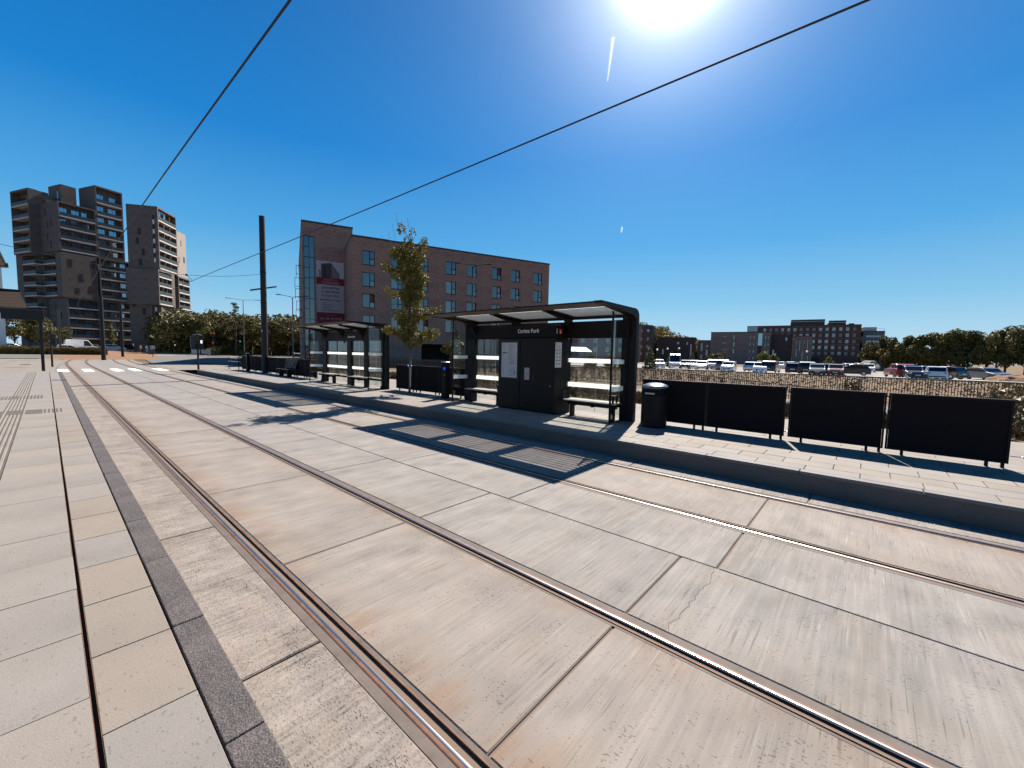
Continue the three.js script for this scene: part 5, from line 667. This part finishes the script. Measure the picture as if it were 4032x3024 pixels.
{
  const F = Math.PI, A = 0, g = 'cars parked beyond the dry field';
  const cars = [['hatch', 'silver', 74.5, -29.2, F + .5, 'silver hatchback glinting beside the pale conifer'], ['van', 'white', 77.5, -27.4, F + .35, 'tall white van among the cars by the beige blocks'], ['hatch', 'dark', 75.0, -24.6, F + .3, 'dark hatchback right beside the tall white van'], ['estate', 'white', 79, -24.4, F + .2, 'white car behind the dark hatchback by the van'], ['estate', 'silver', 72.2, -21.0, F + .2, 'silver car with the brightest sun glint, second past the van'], ['suv', 'silver', 73.5, -19.6, F + .3, 'silver people carrier before the small dark round tree'], ['hatch', 'grey', 79, -20.2, F, 'grey hatchback half hidden behind the silver people carrier'],
    ['suv', 'grey', 70.5, -17.2, A + .1, 'grey utility car with a pale roof touching a white hatchback'], ['hatch', 'white', 68.6, -16.1, F + .1, 'white hatchback facing the field before the columnar dark tree'],
    ['estate', 'silver', 72, -13.5, A, 'silver estate seen from behind, left end of a group of three'], ['hatch', 'white', 69, -12.0, F + .15, 'white hatchback in the middle of a group of three, facing the field'], ['suv', 'black', 70.5, -10.9, A, 'black utility car at the right end of a group of three'], ['hatch', 'maroon', 118, -20.5, F, 'small dark red car far behind the group of three'], ['hatch', 'white', 104, -16.6, F, 'white car behind the black utility car under the bright green tree'], ['hatch', 'white', 106, -14.7, F, 'lone white hatchback parked near the office block end'],
    ['hatch', 'black', 70.5, -8.0, A, 'black hatchback seen from behind, alone in the dry grass'], ['suv', 'black', 70.0, -6.4, A, 'black utility car partly covered by a dark blue one'], ['estate', 'navy', 67.9, -5.2, F + .1, 'dark blue car facing the field, overlapping a black utility car'], ['hatch', 'black', 70.0, -4.35, A, 'black hatchback with a pale roof between the dark blue and the dark red car'], ['hatch', 'maroon', 68.2, -3.2, F, 'dark red hatchback facing the field'], ['estate', 'dark', 118, -14.6, 1.5, 'dark car side on before the office block entrance'], ['hatch', 'silver', 112, -10.8, F, 'small silver car by the lamp before the office block'],
    ['hatch', 'black', 73.5, -1.8, Math.PI / 2 + .05, 'black hatchback standing side on at the end of the row'], ['hatch', 'silver', 96, -2.6, F + .3, 'silver car behind the black hatchback that stands side on'], ['estate', 'white', 126, -1.3, F + .5, 'white car beside the heap of gravel'], ['hatch', 'white', 102, .05, F, 'small white car before the heap of gravel'],
    ['suv', 'red', 71.5, 2.95, A + .25, 'bright red utility car seen from behind'], ['hatch', 'navy', 68.8, 3.95, F + .2, 'dark blue hatchback beside the bright red utility car'], ['estate', 'black', 74.5, 5.3, A + .3, 'black car wedged between the dark blue hatchback and a white car'], ['hatch', 'white', 69.3, 5.95, A, 'white hatchback seen from behind, rightmost of the row by the red car'], ['hatch', 'black', 73.5, 7.0, A + .9, 'black car whose rear shows beyond the white hatchback'], ['estate', 'grey', 76, 11.0, F + .5, 'grey car standing alone before the avenue trees'],
    ['estate', 'silver', -4.6, -129, .3, 'silver car behind the tall grass beside the white building'], ['estate', 'dark', 1.0, -128, .4, 'dark car behind the tall grass under the pale tree'], ['hatch', 'white', 3.4, -124.5, -.2, 'white hatchback behind the tall grass before the stepped tower'], ['van', 'white', 5.2, -127, .1, 'small white van with a flat back before the stepped tower'], ['estate', 'grey', 7.6, -138, 0, 'grey car in front of the dark lower floors of the stepped tower'], ['estate', 'white', 11.6, -148, .25, 'white car between two masts before the stepped tower'], ['estate', 'black', 14.8, -150, .1, 'black car behind the white one between the masts'], ['estate', 'black', 22.0, -150, .1, 'black car at the foot of the second tower']];
  for (const c of cars) car(...c, c[2] > 60 ? g : 'cars parked before the towers');
  const heap = thing('gravel_heap', 'heap of grey gravel at the far side of the car park', 'heap', [120, -.1, 1.6]), hg = new THREE.SphereGeometry(1, 40, 16, 0, 6.2832, 0, 1.5708).toNonIndexed(), p = hg.attributes.position; for (let i = 0; i < p.count; i++) { const q = 1 + .25 * (vnoise(p.getX(i) * 4 + 9, p.getZ(i) * 4 + 9, 64, 64) - .5); p.setXYZ(i, p.getX(i) * 5 * q, Math.pow(Math.max(0, p.getY(i)), 1.3) * 2.4 * q, p.getZ(i) * 4.4 * q); } hg.computeVertexNormals(); mesh('mound', uvm(hg), M.asphalt, heap);
  const dirt = thing('earth_heap', 'low heap of brown earth with a board before the avenue', 'heap', [70, -.1, 12.2]), dg = hg.clone().scale(.45, .35, .55); mesh('mound', dg, M.brown, dirt); mesh('board', rbox(-2.2, -.6, .3, .36, .8, 3.6, .02), M.wood, dirt);
}

// ------------------------------------------------------------------ lamps, signals, signs, people
{
  function dbl(label, x, z, h, half, r, dirAz) {
    const l = thing('street_lamp', label, 'street lamp', [x, 0, z], dirAz, 'double armed street lamps'); mesh('pole', cyl(r, r * .6, h - .3, 0, 0, 0, 12), mat([.16, .15, .145], .5, .3), l);
    for (const s of [-1, 1]) { mesh('arm', tube([[0, h - .35, 0], [s * .1, h - .08, 0], [s * .5, h + .0, 0], [s * half * .75, h + .14, 0]], .035, 20), M.pole, l); mesh('lamp_head', rbox(Math.min(s * half * .7, s * half), Math.max(s * half * .7, s * half), h + .1, h + .2, -.11, .11, .04), M.pole, l); }
  }
  dbl('double armed street lamp left of the brick housing, against the sky', 21.5, -57.2, 8.8, 1.9, .09, -.5); dbl('double armed street lamp standing before the brick housing wall', 29.5, -31.4, 11.0, 1.9, .09, -.75);
  dbl('double armed street lamp rising from the wood with the tall sparse conifer', 27.5, -99, 12.0, 3.1, .1, -.3);
  const gl = mat([.85, .85, .82], .35);
  for (const [x, z, h, l] of [[89.3, -35.5, 3.5, 'thin lamp post with a white head nearest the pale conifer'], [93, -34.6, 3.8, 'taller thin lamp post with a white head just left of the white van'], [97.7, -33.7, 4.0, 'thin lamp post with a white head above the white van'], [112, -10.6, 3.8, 'lamp post with a white head before the office block'], [136, .5, 3.6, 'lamp post with a white head under the grey end block'], [118, 3.4, 4.2, 'lamp post with a white head at the start of the avenue'], [77, -37.6, 4.2, 'lamp post with a white head seen through the end glass of the shelter'], [-3.9, -134, 2.9, 'lamp with a white globe among the trees by the white building']]) { const t = thing('lamp_post', l, 'street lamp', [x, rise(x, z) - .05, z]); mesh('pole', cyl(.06, .045, h, 0, 0, 0, 8), M.pole, t); mesh('lamp_globe', new THREE.SphereGeometry(.24, 14, 10).scale(1, .85, 1).translate(0, h + .1, 0).toNonIndexed(), gl, t); }
  const red = mat([.2, 0, 0], .5, 0, { emissive: new THREE.Color().setRGB(.55, .03, .015) }), green = mat([0, .1, .06], .5, 0, { emissive: new THREE.Color().setRGB(.02, .22, .12) }), pale = mat([.4, .4, .4], .5, 0, { emissive: new THREE.Color().setRGB(.4, .4, .38) });
  function signal(label, x, z, h, lights, ry) {
    const t = thing('traffic_light', label, 'traffic light', [x, rise(x, z), z], ry); mesh('pole', cyl(.07, .06, h, 0, 0, 0, 10), M.pole, t);
    for (const [dx, y, m] of lights) { const b = mesh('signal_head', rbox(dx - .15, dx + .15, y - .55, y + .4, .06, .28, .04), M.black, t); mesh('signal_light', cyl(.1, .1, .02, 0, 0, 0, 16).rotateX(Math.PI / 2).translate(dx, y + .15, .285), m, b); }
    return t;
  }
  signal('traffic light with red lamps high and low before the dark wood', 24, -107.6, 5.2, [[-.25, 4.75, red], [.25, 4.75, red], [0, 2.7, red]], -.2); signal('traffic light showing green beside the first panels of the platform', 22.6, -84, 3.6, [[.1, 3.0, green]], -.25); signal('traffic light with one red lamp before the lowest balconies of the second tower', 21.5, -141, 2.9, [[.1, 2.3, red]], -.15); signal('low white lit signal beside the pale corner of the second tower', 19.2, -118, 2.4, [[0, 1.9, pale]], -.15); signal('dark signal on the mast side behind the display board', .3, -52, 3.2, [[.15, 2.4, mat([.03, .03, .03], .6)]], 0);
  const ch = thing('chevron_sign', 'narrow sign with dark and pale chevrons pointing up on the traffic island', 'sign', [22.7, .14, -105.4], -.22); mesh('plate', rbox(-.32, .32, .05, 1.55, -.03, .03, .02), M.offwhite, ch); for (let i = 0; i < 4; i++) mesh('chevron', extrude([[-.32, .12 + i * .37], [0, .36 + i * .37], [.32, .12 + i * .37], [.32, .28 + i * .37], [0, .52 + i * .37], [-.32, .28 + i * .37]], .012).translate(0, 0, .031), mat([.07, .02, .02], .6), ch); mesh('island', rbox(-1.6, 3.4, -.1, .06, -1, 1, .04), M.slabPale, ch);
  const si = thing('road_sign', 'square white bordered sign over a dark grey box on the crossing island', 'sign', [12.0, .02, -92.2], -.1); mesh('post', cyl(.035, .035, 1.9, 0, 0, 0, 8), M.pole, si); mesh('plate', rbox(-.3, .3, 1.45, 2.0, .03, .06, .01), M.white, si); mesh('symbol', [rbox(-.24, .24, 1.51, 1.94, .061, .066, .005)], mat([.12, .13, .14], .6), si); mesh('pictogram', extrude([[-.15, 1.58], [.15, 1.58], [.15, 1.66], [.02, 1.72], [.15, 1.86], [-.15, 1.86], [-.15, 1.8], [.0, 1.8], [-.12, 1.68]], .006).translate(0, 0, .067), M.white, si); mesh('box', rbox(-.62, .25, .55, 1.3, -.2, .02, .03), mat([.06, .065, .07], .6), si);
  const pb = thing('low_barrier', 'two horizontal pale bars before the farthest windscreen panel', 'barrier', [9.2, .3, -36.0]); for (const y of [.62, .86]) mesh('bar', rod([0, y, -1.1], [.1, y, 1.6], .022), M.metal, pb); for (const z of [-1.0, 1.4]) mesh('post', rod([.03, 0, z], [.03, .95, z], .03), M.dark, pb);
  const sk = thing('bike_shelter', 'small flat roof of sloping white panes seen through the rear glass of the nearer shelter', 'shelter', [48, 0, -31], -.5); mesh('roof', box(-2.6, 2.6, 2.85, 2.9, -.9, -.8), M.dark, sk); for (let i = 0; i < 6; i++) { const o = mesh('roof_pane', rbox(-.4, .4, -.03, .03, -.9, .9, .01), M.white, sk); o.position.set(-2.2 + i * .88, 2.75, 0); o.rotation.x = .35; } for (const x of [-2.4, 0, 2.4]) mesh('post', rod([x, 0, -.6], [x, 2.8, -.6], .05), M.dark, sk);
  const wb = thing('white_utility_box', 'long low white box by the corner of the second tower', 'cabinet', [24.5, .4, -122], -.2); mesh('box', rbox(-1.6, 1.6, 0, 1.0, -.4, .4, .03), M.white, wb); mesh('lid', rbox(-1.65, 1.65, 1.0, 1.08, -.45, .45, .03), M.offwhite, wb);
  const manhole = thing('drain_cover', 'small dark mark on the pale apron near the display board', 'drain cover', [-1.3, .008, -58]); mesh('cover', cyl(.3, .3, .012, 0, 0, 0, 16), M.granite, manhole); mesh('cover_rim', new THREE.TorusGeometry(.31, .015, 6, 20).rotateX(Math.PI / 2).translate(0, .012, 0).toNonIndexed(), M.dark, manhole);

  // people: one smooth skin from joined limbs, on a grid
  function person(label, x, z, ry, shirt, legs, skin, hair) {
    const t = thing('person', label, 'person', [x, rise(x, z) + .006, z], ry);
    const bones = [[0, 1.5, 0, 0, 1.62, .01, .052, .05], [0, 1.02, 0, 0, 1.38, 0, .135, .15], [-.17, 1.4, 0, .17, 1.4, 0, .065, .065], [-.09, .95, 0, -.11, .52, .10, .085, .06], [-.11, .52, .10, -.1, .08, .02, .058, .042], [-.1, .06, 0, -.11, .04, .16, .04, .035], [.09, .95, 0, .1, .52, -.04, .085, .06], [.1, .52, -.04, .1, .1, -.22, .058, .042], [.1, .06, -.22, .1, .04, -.08, .04, .035], [-.2, 1.38, 0, -.25, 1.1, -.05, .05, .042], [-.25, 1.1, -.05, -.23, .86, .08, .04, .032], [.2, 1.38, 0, .25, 1.1, .03, .05, .042], [.25, 1.1, .03, .24, .86, .15, .04, .032], [0, 1.66, .01, 0, 1.72, .02, .085, .095]];
    const N = 72, mc = new MarchingCubes(N, mat([.3, .3, .3]), false, false, 120000), half = .98; mc.isolation = 0;
    for (let k = 0; k < N; k++) for (let j = 0; j < N; j++) for (let i = 0; i < N; i++) { const X = (i / N * 2 - 1) * half, Y = (j / N * 2 - 1) * half + .92, Z = (k / N * 2 - 1) * half; let s = 0; for (const [ax, ay, az, bx, by, bz, ra, rb] of bones) { const dx = bx - ax, dy = by - ay, dz = bz - az, h = Math.min(1, Math.max(0, ((X - ax) * dx + (Y - ay) * dy + (Z - az) * dz) / (dx * dx + dy * dy + dz * dz))), d = Math.hypot(X - ax - dx * h, Y - ay - dy * h, Z - az - dz * h) - (ra + (rb - ra) * h); s += Math.exp(-Math.min(4, d) * 42); } mc.field[i + j * N + k * N * N] = Math.log(s) / 42; }
    mc.update(); const n = mc.count, src = mc.positionArray, pos = new Float32Array(n * 3), col = new Float32Array(n * 3);
    for (let i = 0; i < n; i++) { const X = src[3 * i] * half, Y = src[3 * i + 1] * half + .92, Z = src[3 * i + 2] * half; pos.set([X, Y, Z], 3 * i); const c = Y > 1.5 ? (Y > 1.74 || (Z < .0 && Y > 1.62) ? hair : skin) : Y > .96 ? (Math.abs(X) > .2 && Y < 1.12 ? skin : shirt) : (Math.abs(X) > .18 ? skin : Y < .09 ? [.02, .02, .02] : legs); col.set(c, 3 * i); }
    const g = new THREE.BufferGeometry(); g.setAttribute('position', new THREE.BufferAttribute(pos, 3)); g.setAttribute('color', new THREE.BufferAttribute(col, 3)); g.computeVertexNormals(); g.setAttribute('uv', new THREE.BufferAttribute(new Float32Array(n * 2), 2));
    mesh('body', g, mat([1, 1, 1], .8, 0, { vertexColors: true }), t); return t;
  }
  person('person in orange yellow clothes walking before the second tower', 14.5, -127.9, .6, [.45, .2, .03], [.10, .07, .04], [.35, .2, .14], [.04, .03, .02]); person('person in a white top walking beside the person in orange', 15.8, -129.5, .2, [.7, .7, .68], [.45, .44, .42], [.35, .2, .14], [.05, .035, .02]);
}
renderer.render(scene, camera);
